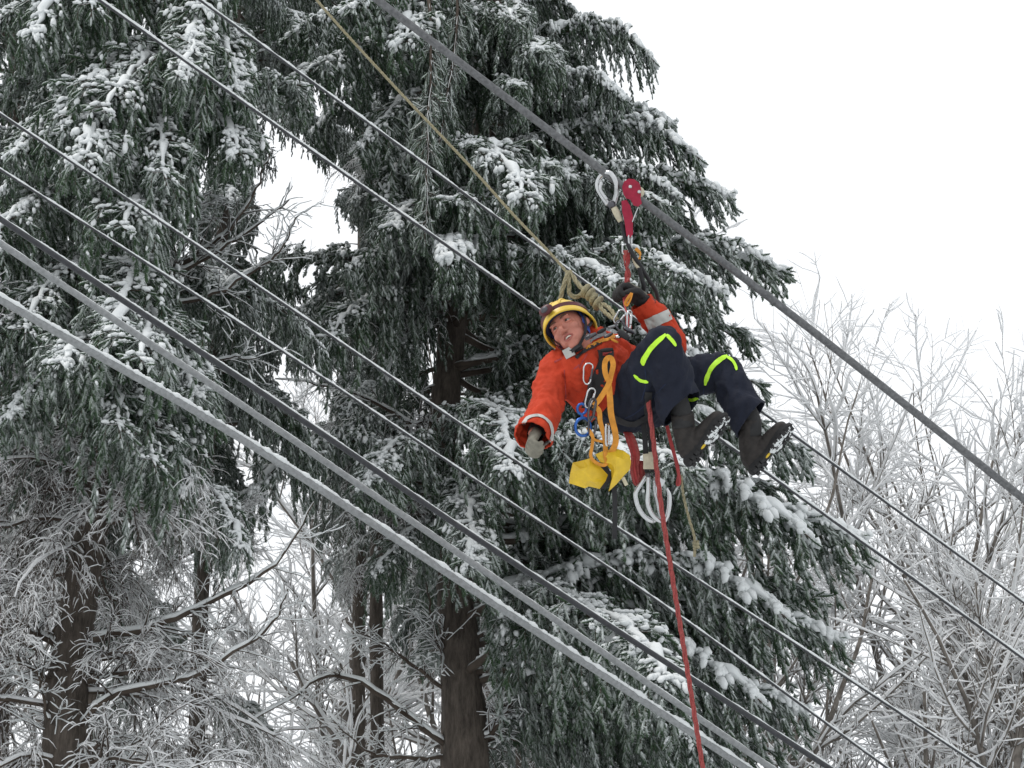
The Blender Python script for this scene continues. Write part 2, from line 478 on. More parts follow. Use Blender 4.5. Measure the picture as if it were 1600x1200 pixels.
def dead_bough_mesh(seed, L=2.6, nsec=26, nter=420, hang=0.5, thick=0.0048, rise=0.1, droop=0.3):
    rng = np.random.default_rng(seed)
    mb = MB()
    K = 12; s = np.linspace(0, 1, K)
    ax = np.stack([s * L, np.cumsum(rng.normal(0, 0.03, K)), L * (rise * s - droop * s ** 2)], -1)
    ax[:, 2] += np.cumsum(rng.normal(0, 0.02, K)); ax -= ax[0]
    r0 = np.linspace(0.022, 0.005, K)[None]
    p1, r1 = grow(ax[None], r0, nsec, rng, 0.15, (0.5, 1.1), (0.6, 1.1), 8, -0.35 * hang, 0.12, 0.5, 0.4, flat=0.4)
    p2, r2 = grow(p1, r1, nter // 3, rng, 0.1, (0.25, 0.6), (0.4, 1.0), 7, -0.5 * hang, 0.2, 0.6, 0.5, rmin=0.0022)
    p3, r3 = grow(np.concatenate([p1[:, [0, 1, 2, 3, 4, 5, 7]], p2]), np.concatenate([r1[:, [0, 1, 2, 3, 4, 5, 7]], r2]), nter, rng, 0.1, (0.10, 0.32), (0.4, 1.2), 5, -0.3 * hang, 0.3, 0.6, 0.6, rmin=0.0018)
    tubes(mb, ax, r0, 6, 0)
    snow_on(mb, ax[None], r0, 0.012, rng, 6)
    for p, r, S in ((p1, r1, 4), (p2, r2, 3), (p3, r3, 3)):
        tubes(mb, p, r, S, 0)
        snow_on(mb, p, r, thick, rng, 4, keep=0.82)
    return mb.mesh('dead_bough', [M_TWIGBARK, M_SNOWTHIN])

DEAD = [dead_bough_mesh(300 + i, nsec=ns, nter=nt_, hang=h_, rise=ri, droop=dr) for i, (ns, nt_, h_, ri, dr) in enumerate(
    [(26, 560, 1.2, 0.1, 0.3), (22, 480, 2.0, 0.0, 0.35), (30, 620, 0.6, 0.15, 0.1), (20, 420, 2.4, 0.1, 0.45)])]

def deciduous_mesh(seed, H=15.0, lean=0.0, limbs=9, nb=90, ntw=900, nfine=2600, thick=0.015, spread=(0.35, 0.8), upb=0.25):
    """returns trunk mesh and crown mesh"""
    rng = np.random.default_rng(seed)
    K = 14; s = np.linspace(0, 1, K)
    tr = np.stack([lean * H * s ** 1.5 + np.cumsum(rng.normal(0, 0.06, K)), np.cumsum(rng.normal(0, 0.06, K)), s * H * 0.8 - 0.4], -1)
    r0 = (np.linspace(1, 0.28, K) * 0.011 * H)[None]
    mt = MB(); tubes(mt, tr, r0, 9, 0, rough=0.08, rng=rng)
    tm = mt.mesh('trunk', [M_GREYBARK])
    p1, r1 = grow(tr[None], r0, limbs, rng, 0.30, (0.38 * H, 0.55 * H), spread, 12, upb, 0.10, 0.62, 0.3, taper=0.35)
    p2, r2 = grow(np.concatenate([p1, tr[None, -12:]]), np.concatenate([r1, r0[:, -12:]]), nb, rng, 0.18, (0.14 * H, 0.25 * H), (0.35, 0.95), 9, upb * 0.6, 0.13, 0.5, 0.35, rmin=0.006)
    p3, r3 = grow(p2, r2, ntw, rng, 0.12, (0.6, 1.7), (0.4, 1.0), 7, 0.10, 0.17, 0.5, 0.45, rmin=0.0032)
    p4, r4 = grow(np.concatenate([p3, p2[:, [0, 1, 2, 4, 5, 7, 8]]]), np.concatenate([r3, r2[:, [0, 1, 2, 4, 5, 7, 8]]]), nfine, rng, 0.1, (0.22, 0.75), (0.4, 1.1), 5, 0.05, 0.22, 0.6, 0.5, rmin=0.002)
    mb = MB()
    for p, r, S, th in ((p1, r1, 7, 0.030), (p2, r2, 5, 0.024), (p3, r3, 3, thick), (p4, r4, 3, thick * 0.8)):
        tubes(mb, p, r, S, 0)
        snow_on(mb, p, r, th, rng, 5 if S > 3 else 4, keep=0.93)
    return tm, mb.mesh('crown', [M_GREYBARK, M_SNOWTHIN])

DECID = [deciduous_mesh(400, H=17, limbs=11, nb=100, ntw=750, nfine=1900),
         deciduous_mesh(401, H=15, lean=0.12, limbs=9, nb=90, ntw=650, nfine=1700, upb=0.15),
         deciduous_mesh(402, H=13, lean=-0.08, limbs=10, nb=100, ntw=650, nfine=1700, spread=(0.5, 1.0), upb=0.2),
         deciduous_mesh(403, H=16, lean=0.2, limbs=8, nb=90, ntw=650, nfine=1700, spread=(0.4, 0.9), upb=0.1)]

# ------------------------------------------------------------------ trees
def trunk_path(pts, n=24):
    """pts: list of world points bottom to top, extended down to the ground"""
    p = np.asarray(pts, float)
    d = unit(p[0] - p[1]); 
    if p[0, 2] > -0.5:
        p = np.concatenate([[p[0] + d * ((p[0, 2] + 0.5) / max(-d[2], 0.3))], p])
    return spline(p, n)

def make_trunk(root, path, r_bot, r_top, seed, mat=None, name='trunk'):
    rng = np.random.default_rng(seed)
    K = 70; S = 18
    p = spline(path, K)
    s = np.linspace(0, 1, K)
    mb = MB()
    tubes(mb, p - np.asarray(root.location), (r_bot + (r_top - r_bot) * s)[None] * (1 + 0.03 * rng.normal(0, 1, K)), S, 0, rough=0.07, rng=rng)
    # stubs of broken branches
    for k in range(26):
        i = rng.integers(4, K - 2); a = rng.random() * 6.28
        r_ = r_bot + (r_top - r_bot) * s[i]
        d = np.array([math.cos(a), math.sin(a), 0.1])
        q = p[i] - np.asarray(root.location) + d * r_ * 0.8
        tubes(mb, np.stack([q, q + d * rng.uniform(0.05, 0.3)]), np.array([[0.014, 0.006]]), 5, 0)
    return mb.build(name, [mat or M_BARK], root)

def put_bough(root, mesh, pos, yaw, pitch, scale, roll=0.0, name='bough'):
    o = bpy.data.objects.new(name, mesh)
    o.location = Vector(pos) - root.location
    o.rotation_euler = Euler((roll, -pitch, yaw), 'XYZ')
    o.scale = scale if hasattr(scale, '__len__') else (scale,) * 3
    return link(o, root)

def limb(root, pts, r0, r1, seed, twigs=60, name='limb', thick=0.0052, tl=(0.25, 0.7), up=-0.15):
    """a bare branch through the given points, with snow and fine twigs"""
    rng = np.random.default_rng(seed)
    p = spline(np.asarray(pts), 22) - np.asarray(root.location)
    p[1:-1] += rng.normal(0, 0.008, (20, 3))
    r = np.linspace(r0, r1, 22)[None]
    mb = MB()
    tubes(mb, p, r, 7, 0, rough=0.1, rng=rng)
    snow_on(mb, p[None], r, 0.010, rng, 6)
    if twigs:
        p2, r2 = grow(p[None], r, twigs, rng, 0.12, tl, (0.5, 1.2), 7, up, 0.2, 0.4, 0.4, flat=0.8, rmin=0.003)
        p3, r3 = grow(p2, r2, twigs * 4, rng, 0.1, (0.1, 0.35), (0.4, 1.2), 5, up, 0.3, 0.6, 0.5, rmin=0.002)
        for a, b in ((p2, r2), (p3, r3)):
            tubes(mb, a, b, 3, 0); snow_on(mb, a, b, thick, rng, 4, keep=0.9)
    return mb.build(name, [M_TWIGBARK, M_SNOW], root)
# ------------------------------------------------------------------ where the sky stays open
def proj(p):
    q = np.asarray(p, float) - CAMP
    d = q @ cF
    return 800 + FPX * (q @ cR) / d, 600 - FPX * (q @ cU) / d

EDGE_Y = [-400, 0, 90, 210, 250, 330, 440, 520, 600, 720, 880, 1040, 1150, 1400]
EDGE_X = [860, 915, 1035, 1068, 1112, 1168, 1252, 1222, 1225, 1292, 1388, 1352, 1288, 1300]
GAPS = [(472, 375, 85, 92), (498, 632, 38, 50), (262, 372, 40, 55), (455, 275, 22, 28), (545, 180, 22, 22), (400, 200, 14, 16),
        (440, 840, 50, 55), (215, 30, 14, 14),
        (728, 1110, 42, 110), (692, 660, 50, 100), (100, 1100, 36, 110), (310, 1050, 18, 150), (480, 960, 60, 70), (590, 1080, 16, 120), (560, 1100, 90, 80), (225, 420, 20, 60)]

TIPS = {}
def tip_of(mesh):
    if mesh.name not in TIPS:
        n = len(mesh.vertices); co = np.empty(n * 3, np.float32); mesh.vertices.foreach_get('co', co); co = co.reshape(-1, 3)
        TIPS[mesh.name] = co[np.argmax(co[:, 0])].astype(float)
    return TIPS[mesh.name]

def hero(root, mesh, base, tip, sy=None, sz=None, roll=0.0, name='bough'):
    base = np.asarray(base, float); tip = np.asarray(tip, float)
    t = tip_of(mesh); v = tip - base; dist = np.linalg.norm(v)
    s = dist / np.linalg.norm(t)
    pitch = math.asin(np.clip(v[2] / dist, -1, 1)) - math.atan2(t[2], math.hypot(t[0], t[1]))
    yaw = math.atan2(v[1], v[0]) - math.atan2(t[1], t[0])
    return put_bough(root, mesh, base, yaw, pitch, (s, sy or 0.5 + 0.5 * s, sz or 0.5 + 0.5 * s), roll, name)

def in_gap(pts, right=55, gaps=True):
    for p in pts:
        x, y = proj(p)
        if gaps:
            for gx, gy, rx, ry in GAPS:
                if ((x - gx) / rx) ** 2 + ((y - gy) / ry) ** 2 < 1: return True
        if right and x > np.interp(y, EDGE_Y, EDGE_X) - right: return True
    return False

def fill_boughs(root, path, z0, z1, dz, per, rad, meshes, seed, pitch=(-0.15, 0.1), gaps=True, yaw_range=None, name='bough'):
    """whorls of boughs along a trunk; rad(z) = reach"""
    rng = np.random.default_rng(seed)
    z = z0
    zs = path[:, 2]
    cnt = 0
    while z < z1:
        c = np.array([np.interp(z, zs, path[:, 0]), np.interp(z, zs, path[:, 1]), z])
        a0 = rng.random() * 6.28
        for k in range(per):
            a = a0 + k * 6.283 / per + rng.normal(0, 0.25)
            if yaw_range is not None: a = rng.uniform(*yaw_range)
            for tr in range(3):
                L = rad(z) * rng.uniform(0.72, 1.05) * (1, 0.75, 0.5)[tr]
                pt = rng.uniform(*pitch)
                d = np.array([math.cos(a), math.sin(a), math.tan(pt)])
                sam = [c + d * L * q + np.array([0, 0, h]) for q in (0.35, 0.6, 0.85, 1.0) for h in (-0.05 - 0.25 * L * q * q, -0.55 - 0.25 * L * q * q)]
                if not in_gap(sam, 85, gaps):
                    m = meshes[rng.integers(len(meshes))]
                    s = L / 3.0
                    put_bough(root, m, c + rng.normal(0, 0.05, 3), a, pt, (s, 0.45 + 0.55 * s, 0.45 + 0.55 * s), rng.normal(0, 0.08), name)
                    cnt += 1
                    break
        z += dz * rng.uniform(0.8, 1.2)
    return cnt

def root_at(path):
    return empty('spruce_tree', (path[0, 0], path[0, 1], -0.25))

# ---- the big spruce behind the climber
YM = 17.0
pm = trunk_path([at(730, 1195, YM), at(716, 980, YM), at(694, 740, YM), at(702, 560, YM), at(735, 320, YM), at(770, 60, YM), at(790, -250, YM)], 60)
main = empty('spruce_tree', (pm[0, 0], pm[0, 1], -0.25))
tag(main, 'tall snow-laden spruce with the widest drooping boughs, behind the hanging climber', 'tree', 'snowy spruces')
make_trunk(main, pm, 0.25, 0.09, 11)
def base_on(path, py):
    ys = np.array([proj(p)[1] for p in path]); o = np.argsort(ys)
    return np.array([np.interp(py, ys[o], path[o, k]) for k in range(3)])
rh = np.random.default_rng(77)
# boughs that make the right-hand outline: tip pixel, ground distance of tip, trunk row
for i, (tx, ty, dy, by) in enumerate([(908, 22, 0.0, 5), (1032, 96, -.2, 60), (985, 150, -.9, 130), (1066, 214, 0, 185), (1108, 250, -.3, 238), (1075, 320, -1.1, 280), (1164, 333, -.2, 318), (1120, 375, .6, 360),
                             (1250, 450, 0, 425), (1150, 490, -1.0, 450), (1190, 540, .7, 500), (1218, 612, .3, 575), (1130, 600, -1.0, 560), (1285, 735, .4, 690), (1200, 700, -.7, 650),
                             (1384, 900, 0, 850), (1290, 860, -.8, 800), (1260, 800, .8, 760), (1345, 1048, .2, 1000), (1250, 980, -.8, 930), (1300, 960, .8, 930), (1284, 1155, 0, 1105), (1210, 1110, -.9, 1060), (1230, 1200, .7, 1150)]):
    hero(main, LADEN[i % 3] if dy <= .2 else BOUGHS[i % 6], base_on(pm, by + 12), at(tx, ty, YM + dy), roll=rh.normal(0, .06))
# boughs that reach to the left and hang over the bare wood
for (tx, ty, dy, by, mi) in [(318, 470, -2.0, 470, 1), (420, 505, -1.2, 480, 0), (520, 540, -2.4, 500, 3), (600, 560, -1.0, 520, 1), (385, 770, -2.2, 745, 1), (470, 720, -1.2, 700, 4), (560, 760, -2.6, 730, 0), 
                             (440, 60, -2.0, 60, 0), (470, 120, -2.8, 100, 2), (560, 250, -2.5, 160, 5), (480, 200, -1.4, 160, 1), (600, 110, -3, 60, 4), (560, 40, -3.2, 0, 0), (600, 330, -2.2, 250, 3), (540, 300, -.8, 230, 1),
                             (610, 880, -1.5, 810, 5), (740, 900, -2.8, 790, 0), (820, 760, -3.0, 690, 1), (800, 340, -3.4, 290, 4)]:
    hero(main, BOUGHS[mi], base_on(pm, by), at(tx, ty, YM + dy), roll=rh.normal(0, .08))
# two long boughs hanging almost straight down in front of the trunk, and one that points at the viewer
hero(main, HANGING[0], at(668, -60, YM - 2.6), at(655, 420, YM - 3.0), sy=.55, sz=.7)
hero(main, HANGING[1], at(712, -70, YM - 2.4), at(702, 330, YM - 2.8), sy=.55, sz=.7)
hero(main, LADEN[0], base_on(pm, 445), at(690, 478, YM - 3.4), sy=.8, sz=.8)
zt = 19.5
radm = lambda z: float(np.interp(z, [4, 7, 10, 13, 16, zt], [4.4, 4.3, 3.7, 2.7, 1.6, 0.3]))
# front and right side are dense, the left side more open
n1 = fill_boughs(main, pm, 5.6, 16.8, 0.62, 4, radm, BOUGHS, 21, yaw_range=(-2.2, 0.9))
n2 = fill_boughs(main, pm, 8.0, 16.5, 0.7, 3, radm, BOUGHS, 22, yaw_range=(0.3, 2.6))
n3 = fill_boughs(main, pm, 6.0, 13.0, 0.5, 2, lambda z: radm(z) * .75, SPARSE + DEAD, 23, yaw_range=(2.2, 4.2))
print('main boughs', n1, n2, n3)
for i, (pts, r0) in enumerate([([(700, 1168), (640, 1120), (560, 1065), (500, 1060), (440, 1100), (310, 1175)], .035),
                               ([(700, 1182), (640, 1184), (580, 1175), (520, 1125)], .03), ([(703, 1050), (680, 990), (665, 910)], .03),
                               ([(725, 1185), (780, 1130), (805, 1085)], .04), ([(705, 1085), (640, 1035), (590, 1000), (560, 990)], .025),
                               ([(690, 700), (630, 655), (540, 610), (430, 592)], .03), ([(735, 1000), (790, 985), (850, 1000)], .025)]):
    limb(main, [at(x, y, YM - .15 * k) for k, (x, y) in enumerate(pts)], r0, 0.006, 500 + i, 26)

# ---- the spruce on the left, living top over a frosted bare foot
YA = 14.0
pa = trunk_path([at(97, 1190, YA), at(111, 1025, YA), at(143, 825, YA), at(188, 600, YA), at(225, 400, YA), at(258, 150, YA), at(285, -150, YA)], 60)
sa = empty('spruce_tree', (pa[0, 0], pa[0, 1], -0.25))
tag(sa, 'dark-trunked spruce with bare frosted lower branches under a green top', 'tree', 'snowy spruces')
make_trunk(sa, pa, 0.20, 0.08, 12)
for (tx, ty, dy, by, mi) in [(-30, 60, -1.5, 0, 3), (60, 70, -2.2, -40, 1), (150, 40, -2.2, -60, 3), (20, 235, -2.0, 190, 0), (110, 225, -2.3, 140, 1), (190, 185, -2.6, 100, 2), (300, 90, -2.2, 20, 0), (330, 30, -2.0, -60, 1),
                             (330, 250, -1.9, 180, 4), (400, 230, -1.0, 170, 1), (260, 300, -2.4, 220, 3), (370, 140, -2, 90, 0), (300, 150, -2.6, 90, 5), (-40, 420, -2.0, 330, 1), (90, 270, -2.7, 230, 4), (210, 360, -2.6, 300, 2), (160, 290, -2.4, 240, 0), (-20, 300, -1.4, 260, 4),
                             (40, 520, -2, 440, 3), (190, 540, -2.5, 470, 1), (290, 610, -2.0, 560, 0), (250, 570, -2.8, 520, 2), (130, 580, -2.5, 500, 5), (330, 640, -1.3, 600, 3), (260, 740, -2.2, 650, 3), (290, 760, -1.8, 660, 1), (10, 640, -1.8, 560, 0), (200, 690, -2.4, 600, 3)]:
    hero(sa, BOUGHS[mi], base_on(pa, by), at(tx, ty, YA + dy), roll=rh.normal(0, .08))
rada = lambda z: float(np.interp(z, [3, 6, 9, 12, 15], [2.6, 2.6, 2.3, 1.9, 1.0]))
n4 = fill_boughs(sa, pa, 7.2, 13.5, 0.6, 3, rada, BOUGHS, 31)
n5 = fill_boughs(sa, pa, 4.6, 8.2, 0.46, 4, lambda z: rada(z) * 1.05, DEAD, 32, pitch=(-0.1, 0.25), name='dead_bough')
for i, (pts, r0) in enumerate([([(118, 1002), (225, 985), (320, 945), (425, 885), (490, 785)], .035), ([(105, 1015), (50, 985), (0, 950), (-40, 925)], .035),
                               ([(105, 1085), (50, 1045), (0, 1012), (-40, 980)], .03), ([(125, 1068), (190, 1050), (270, 1042), (325, 1018)], .03),
                               ([(110, 1150), (170, 1090), (280, 1065), (360, 1025), (425, 975), (450, 920)], .03), ([(100, 1180), (160, 1165), (200, 1185)], .03),
                               ([(90, 1190), (70, 1100), (50, 1020)], .02),
                               ([(222, 440), (330, 385), (390, 315), (422, 238)], .028), ([(220, 445), (300, 415), (380, 368), (452, 312)], .025), ([(228, 380), (290, 340), (330, 300)], .02), ([(215, 470), (300, 470), (395, 425), (440, 385), (462, 340)], .02),
                               ([(185, 620), (260, 610), (330, 565), (400, 560)], .02)]):
    limb(sa, [at(x, y, YA - .2 * k) for k, (x, y) in enumerate(pts)], r0, 0.006, 540 + i, 20, up=-.05)

# ---- slimmer spruces standing further back
def slim(pts, Y, r0, r1, label, seed, fills):
    p = trunk_path([at(x, y, Y) for x, y in pts], 50)
    t = empty('spruce_tree', (p[0, 0], p[0, 1], -0.25))
    tag(t, label, 'tree', 'snowy spruces')
    make_trunk(t, p, r0, r1, seed)
    for k, (z0, z1, dz, per, rr, ms, nm) in enumerate(fills):
        fill_boughs(t, p, z0, z1, dz, per, (lambda z, q=rr: q), ms, seed * 10 + k, name=nm)
    return t
slim([(306, 1195), (314, 950), (330, 600), (352, 300), (375, -100)], 20.0, .11, .07, 'slim spruce with a reddish-brown trunk, branches half bare', 13,
     [(9.5, 19, .5, 5, 2.0, BOUGHS + SPARSE, 'bough'), (5.0, 10, .9, 3, 1.5, DEAD + SPARSE, 'bough')])
slim([(590, 1195), (588, 900), (592, 600), (600, 200), (605, -100)], 22.0, .10, .07, 'thin spruce trunk standing between the reddish trunk and the widest spruce', 14,
     [(11.5, 20, .5, 5, 1.9, BOUGHS + SPARSE, 'bough'), (6.0, 11.5, 1.0, 3, 1.4, DEAD, 'dead_bough')])
slim([(822, 1195), (822, 850), (815, 500), (810, 100), (808, -100)], 21.0, .14, .09, 'spruce half hidden close behind the widest spruce', 15,
     [(5.8, 20, .55, 5, 2.0, SPARSE + DEAD + BOUGHS[:2], 'bough')])
slim([(-2, 1195), (4, 900), (14, 600), (22, 200), (25, -100)], 17.0, .10, .07, 'spruce whose trunk stands beyond the dark-trunked frosted spruce', 16,
     [(8.0, 15, .5, 4, 2.0, BOUGHS, 'bough'), (4.8, 8.5, .8, 3, 1.5, DEAD, 'dead_bough')])
slim([(560, 1195), (562, 800), (566, 400), (570, 0), (571, -150)], 27.0, .12, .08, 'slender far spruce showing green between the nearer trunks', 17,
     [(9, 24, .9, 4, 1.8, SPARSE + BOUGHS[:3], 'bough')])
slim([(140, 1195), (150, 800), (160, 400), (170, 0), (172, -150)], 24.0, .13, .08, 'far spruce filling in behind the dark-trunked frosted spruce', 18,
     [(9, 21, .9, 4, 2.1, BOUGHS + SPARSE, 'bough')])
slim([(700, 1195), (702, 800), (705, 400), (708, 0), (709, -150)], 26.0, .13, .08, 'far spruce seen through the boughs of the widest spruce', 19,
     [(9, 23, .8, 4, 2.4, BOUGHS + SPARSE, 'bough')])

# ---- snow-covered leafless trees beyond
def leafless(px, Y, top_py, k, yaw, label, group):
    g = at(px, 1150, Y)
    zt_ = at(px, top_py, Y)[2]
    Hs = [17, 15, 13, 16][k]
    s = (zt_ + 0.25) / (Hs * 1.0)
    t = empty('leafless_tree', (g[0], Y, -0.25))
    t.rotation_euler = (0, 0, yaw); t.scale = (s, s, s)
    tag(t, label, 'tree', group)
    a = link(bpy.data.objects.new('trunk', DECID[k][0]), t)
    b = link(bpy.data.objects.new('crown', DECID[k][1]), t)
    return t
RL = 'leafless tree with white snow-covered branches against the pale sky'
for (px, Y, tp, k, yaw) in [(1230, 27, 560, 0, .3), (1330, 31, 500, 1, 0.5), (1420, 26, 560, 3, .2), (1510, 36, 660, 0, 2.2), (1590, 29, 740, 2, 1.0), (1700, 27, 740, 1, 3.0), (1120, 33, 640, 2, 4.0)]:
    leafless(px, Y, tp, k, yaw, RL, 'leafless trees in front of open sky')
LL = 'leafless snow-white tree filling the gaps between the spruce trunks'
for (px, Y, tp, k, yaw) in [(-40, 30, 560, 0, .3), (260, 36, 560, 3, 4.0), (450, 35, 600, 1, .9), (540, 33, 640, 2, 2.0), (740, 31, 560, 0, 4.4), (850, 36, 500, 1, 5.5), (960, 32, 560, 2, .2)]:
    leafless(px, Y, tp, k, yaw, LL, 'leafless trees between the spruces')

# ------------------------------------------------------------------ cables
M_CABLE_GREY = simple('galvanised_cable', (0.13, 0.133, 0.138), rough=0.55, metal=0.2, var=0.2, scale=60, bump=0.3, bscale=200)
M_CABLE_DARK = simple('dark_cable', (0.035, 0.037, 0.042), rough=0.5, var=0.2, scale=40)
M_CABLE_PALE = simple('rime_covered_cable', (0.24, 0.25, 0.255), rough=0.75, var=0.12, scale=50, bump=0.4, bscale=150)
def cable(pts, dl, dr, wpx, mat, label, snow=0.0, snow_side=0.0, seed=0, lump=0.4):
    """pts: pixels along the cable; dl, dr: distances at its first and last point; wpx: width in pixels"""
    rng = np.random.default_rng(seed)
    pts = np.asarray(pts, float)
    tt = np.concatenate([[0], np.cumsum(np.linalg.norm(np.diff(pts, axis=0), axis=1))]); tt /= tt[-1]
    w = np.array([P(x, y, 1 / ((1 - t) / dl + t / dr)) for (x, y), t in zip(pts, tt)])
    w = np.concatenate([[w[0] + (w[0] - w[1]) / np.linalg.norm(w[0] - w[1]) * 3.5], w, [w[-1] + (w[-1] - w[-2]) / np.linalg.norm(w[-1] - w[-2]) * 3.5]])
    K = 420
    path = spline(w, K)
    rad = wpx / FPX * (dl + dr) / 4
    o = empty('cable', path[K // 2]); c0 = path[K // 2]
    tag(o, label, 'cable', 'cables running down the slope')
    mb = MB(); tubes(mb, path - c0, np.full((1, K), rad), 10, 0)
    mb.build('wire', [mat], o)
    if snow:
        K2 = 1100
        p2 = spline(w, K2) - c0
        base = rng.random(K2); sm = np.convolve(base, np.ones(5) / 5, 'same')
        big = np.convolve(rng.random(K2), np.ones(25) / 25, 'same')
        rs = rad * snow * (1 + lump * (sm - 0.5) * 3 + (big - 0.5) * 1.6)
        rs = np.maximum(rs, rad * 0.12)
        off = np.array([0, 0, 1.0]) * (rad * 0.95 + rs * 0.15)[:, None] + np.cross(unit(p2[-1] - p2[0]), [0, 0, 1.0]) * rad * snow_side
        mb = MB(); tubes(mb, p2 + off, rs[None], 8, 0, squash=0.8, rough=0.1, rng=rng)
        mb.build('snow', [M_SNOW], o)
    return o, path
cable([(590, 0), (935, 262), (1250, 502), (1600, 780)], 8.5, 8.5, 12.5, M_CABLE_GREY, 'thick bare steel cable that the climber hangs from', 0.0, seed=1)
cable([(312, 0), (640, 240), (960, 475), (1240, 680), (1600, 942)], 9.3, 9.6, 4.0, M_CABLE_DARK, 'thin snowy cable passing between the climber\'s helmet and raised glove', 1.2, seed=2)
cable([(155, 0), (500, 245), (845, 487), (1195, 737), (1600, 1030)], 9.3, 9.8, 4.5, M_CABLE_DARK, 'thin snowy cable passing behind the yellow helmet', 1.25, seed=3)
cable([(0, 178), (400, 446), (800, 717), (1180, 965), (1540, 1203)], 9.6, 10.2, 4.0, M_CABLE_DARK, 'thin snowy cable passing under the yellow pouch', 1.2, seed=4)
cable([(0, 265), (400, 522), (700, 722), (1040, 948), (1390, 1203)], 9.6, 10.2, 3.8, M_CABLE_DARK, 'thin snowy cable running next above the black cable', 1.2, seed=5)
cable([(0, 342), (400, 608), (800, 878), (1300, 1203)], 9.2, 9.8, 9.0, M_CABLE_DARK, 'black cable with a thin line of snow along its top', 0.6, 0.0, seed=6)
cable([(0, 380), (400, 648), (800, 922), (1205, 1200)], 9.0, 9.6, 10.0, M_CABLE_PALE, 'smooth pale grey rime-covered cable', 0.35, seed=7, lump=.3)
cable([(0, 468), (380, 688), (800, 962), (1165, 1200)], 8.8, 9.6, 11.5, M_CABLE_PALE, 'thick grey cable with a lumpy crest of snow, lowest of all', 0.65, 0.5, seed=8, lump=.8)
# ------------------------------------------------------------------ the climber
from mathutils import noise as mnoise
from mathutils.bvhtree import BVHTree
DM = 8.5                                     # distance of the climber
def Q(px, py, d=0.0): return P(px, py, DM + d)
PXM = FPX / DM                               # pixels per metre there

def fabric(name, col, bump=0.35, rough=0.85, var=0.10, weave=900):
    m = simple(name, col, rough=rough, var=var, scale=9, bump=bump, bscale=55, spec=0.2)
    return m
M_JACKET = fabric('orange_red_cloth', (0.46, 0.047, 0.019))
M_NAVY = fabric('navy_cloth', (0.014, 0.017, 0.029))
M_LIME = simple('fluorescent_lime_tape', (0.50, 0.86, 0.04), rough=0.6, var=0.05)
M_SILVER = simple('grey_reflective_tape', (0.42, 0.42, 0.40), rough=0.45, var=0.06)
M_SKIN = simple('skin', (0.43, 0.165, 0.120), rough=0.5, var=0.10, scale=22, bump=0.1, bscale=200)
M_LIP = simple('lips', (0.36, 0.11, 0.09), rough=0.45)
M_TEETH = simple('teeth', (0.78, 0.74, 0.66), rough=0.3, var=0.03)
M_EYE = simple('eye_white', (0.36, 0.33, 0.30), rough=0.2, var=0.03)
M_DARK = simple('dark_iris', (0.02, 0.015, 0.012), rough=0.2, var=0.1)
M_BROW = simple('brown_hair', (0.10, 0.05, 0.03), rough=0.8)
M_GLOVE = simple('dark_glove', (0.022, 0.022, 0.023), rough=0.8, bump=0.3, bscale=80)
M_OLIVE = simple('grey_olive_glove_leather', (0.19, 0.18, 0.145), rough=0.75, bump=0.3, bscale=60)
M_BOOT = simple('brown_black_boot_leather', (0.026, 0.022, 0.020), rough=0.75, var=0.25, bump=0.35, bscale=50)
M_SOLE = simple('black_rubber', (0.018, 0.018, 0.019), rough=0.85)
M_YELLOWH = simple('yellow_helmet_shell', (0.70, 0.48, 0.055), rough=0.35, var=0.08, scale=14, spec=0.5)
M_MAROON = simple('maroon_plastic', (0.085, 0.018, 0.022), rough=0.4)
M_BLUE = fabric('blue_fleece', (0.055, 0.11, 0.42))
M_NAVYPAD = fabric('dark_blue_padding', (0.02, 0.028, 0.06))
M_BLACK = simple('black_webbing', (0.016, 0.016, 0.018), rough=0.7)
M_GREYWEB = simple('grey_webbing', (0.24, 0.25, 0.26), rough=0.7)
M_ORANGEWEB = simple('amber_webbing', (0.60, 0.25, 0.030), rough=0.75, bump=0.2, bscale=150)
M_REDWEB = simple('red_webbing', (0.34, 0.040, 0.040), rough=0.7, bump=0.25, bscale=120)
M_ROPE = simple('red_rope', (0.33, 0.065, 0.060), rough=0.85, bump=0.5, bscale=220, var=0.2, scale=120)
M_BEIGE = simple('beige_hemp_rope', (0.29, 0.26, 0.165), rough=0.9, bump=0.5, bscale=160, var=0.2, scale=100)
M_CREAM = simple('cream_sleeve', (0.52, 0.48, 0.36), rough=0.7)
M_STEEL = simple('polished_alloy', (0.55, 0.56, 0.57), rough=0.24, metal=1.0, var=0.05)
M_STEELD = simple('dark_alloy', (0.10, 0.10, 0.11), rough=0.35, metal=0.8)
M_BLUEAL = simple('blue_anodised_alloy', (0.035, 0.12, 0.40), rough=0.3, metal=0.6)
M_REDAL = simple('crimson_anodised_alloy', (0.30, 0.018, 0.045), rough=0.35, metal=0.5)
M_BAG = simple('yellow_vinyl', (0.66, 0.44, 0.020), rough=0.45, var=0.08, scale=20, bump=0.15, bscale=25, spec=0.5)

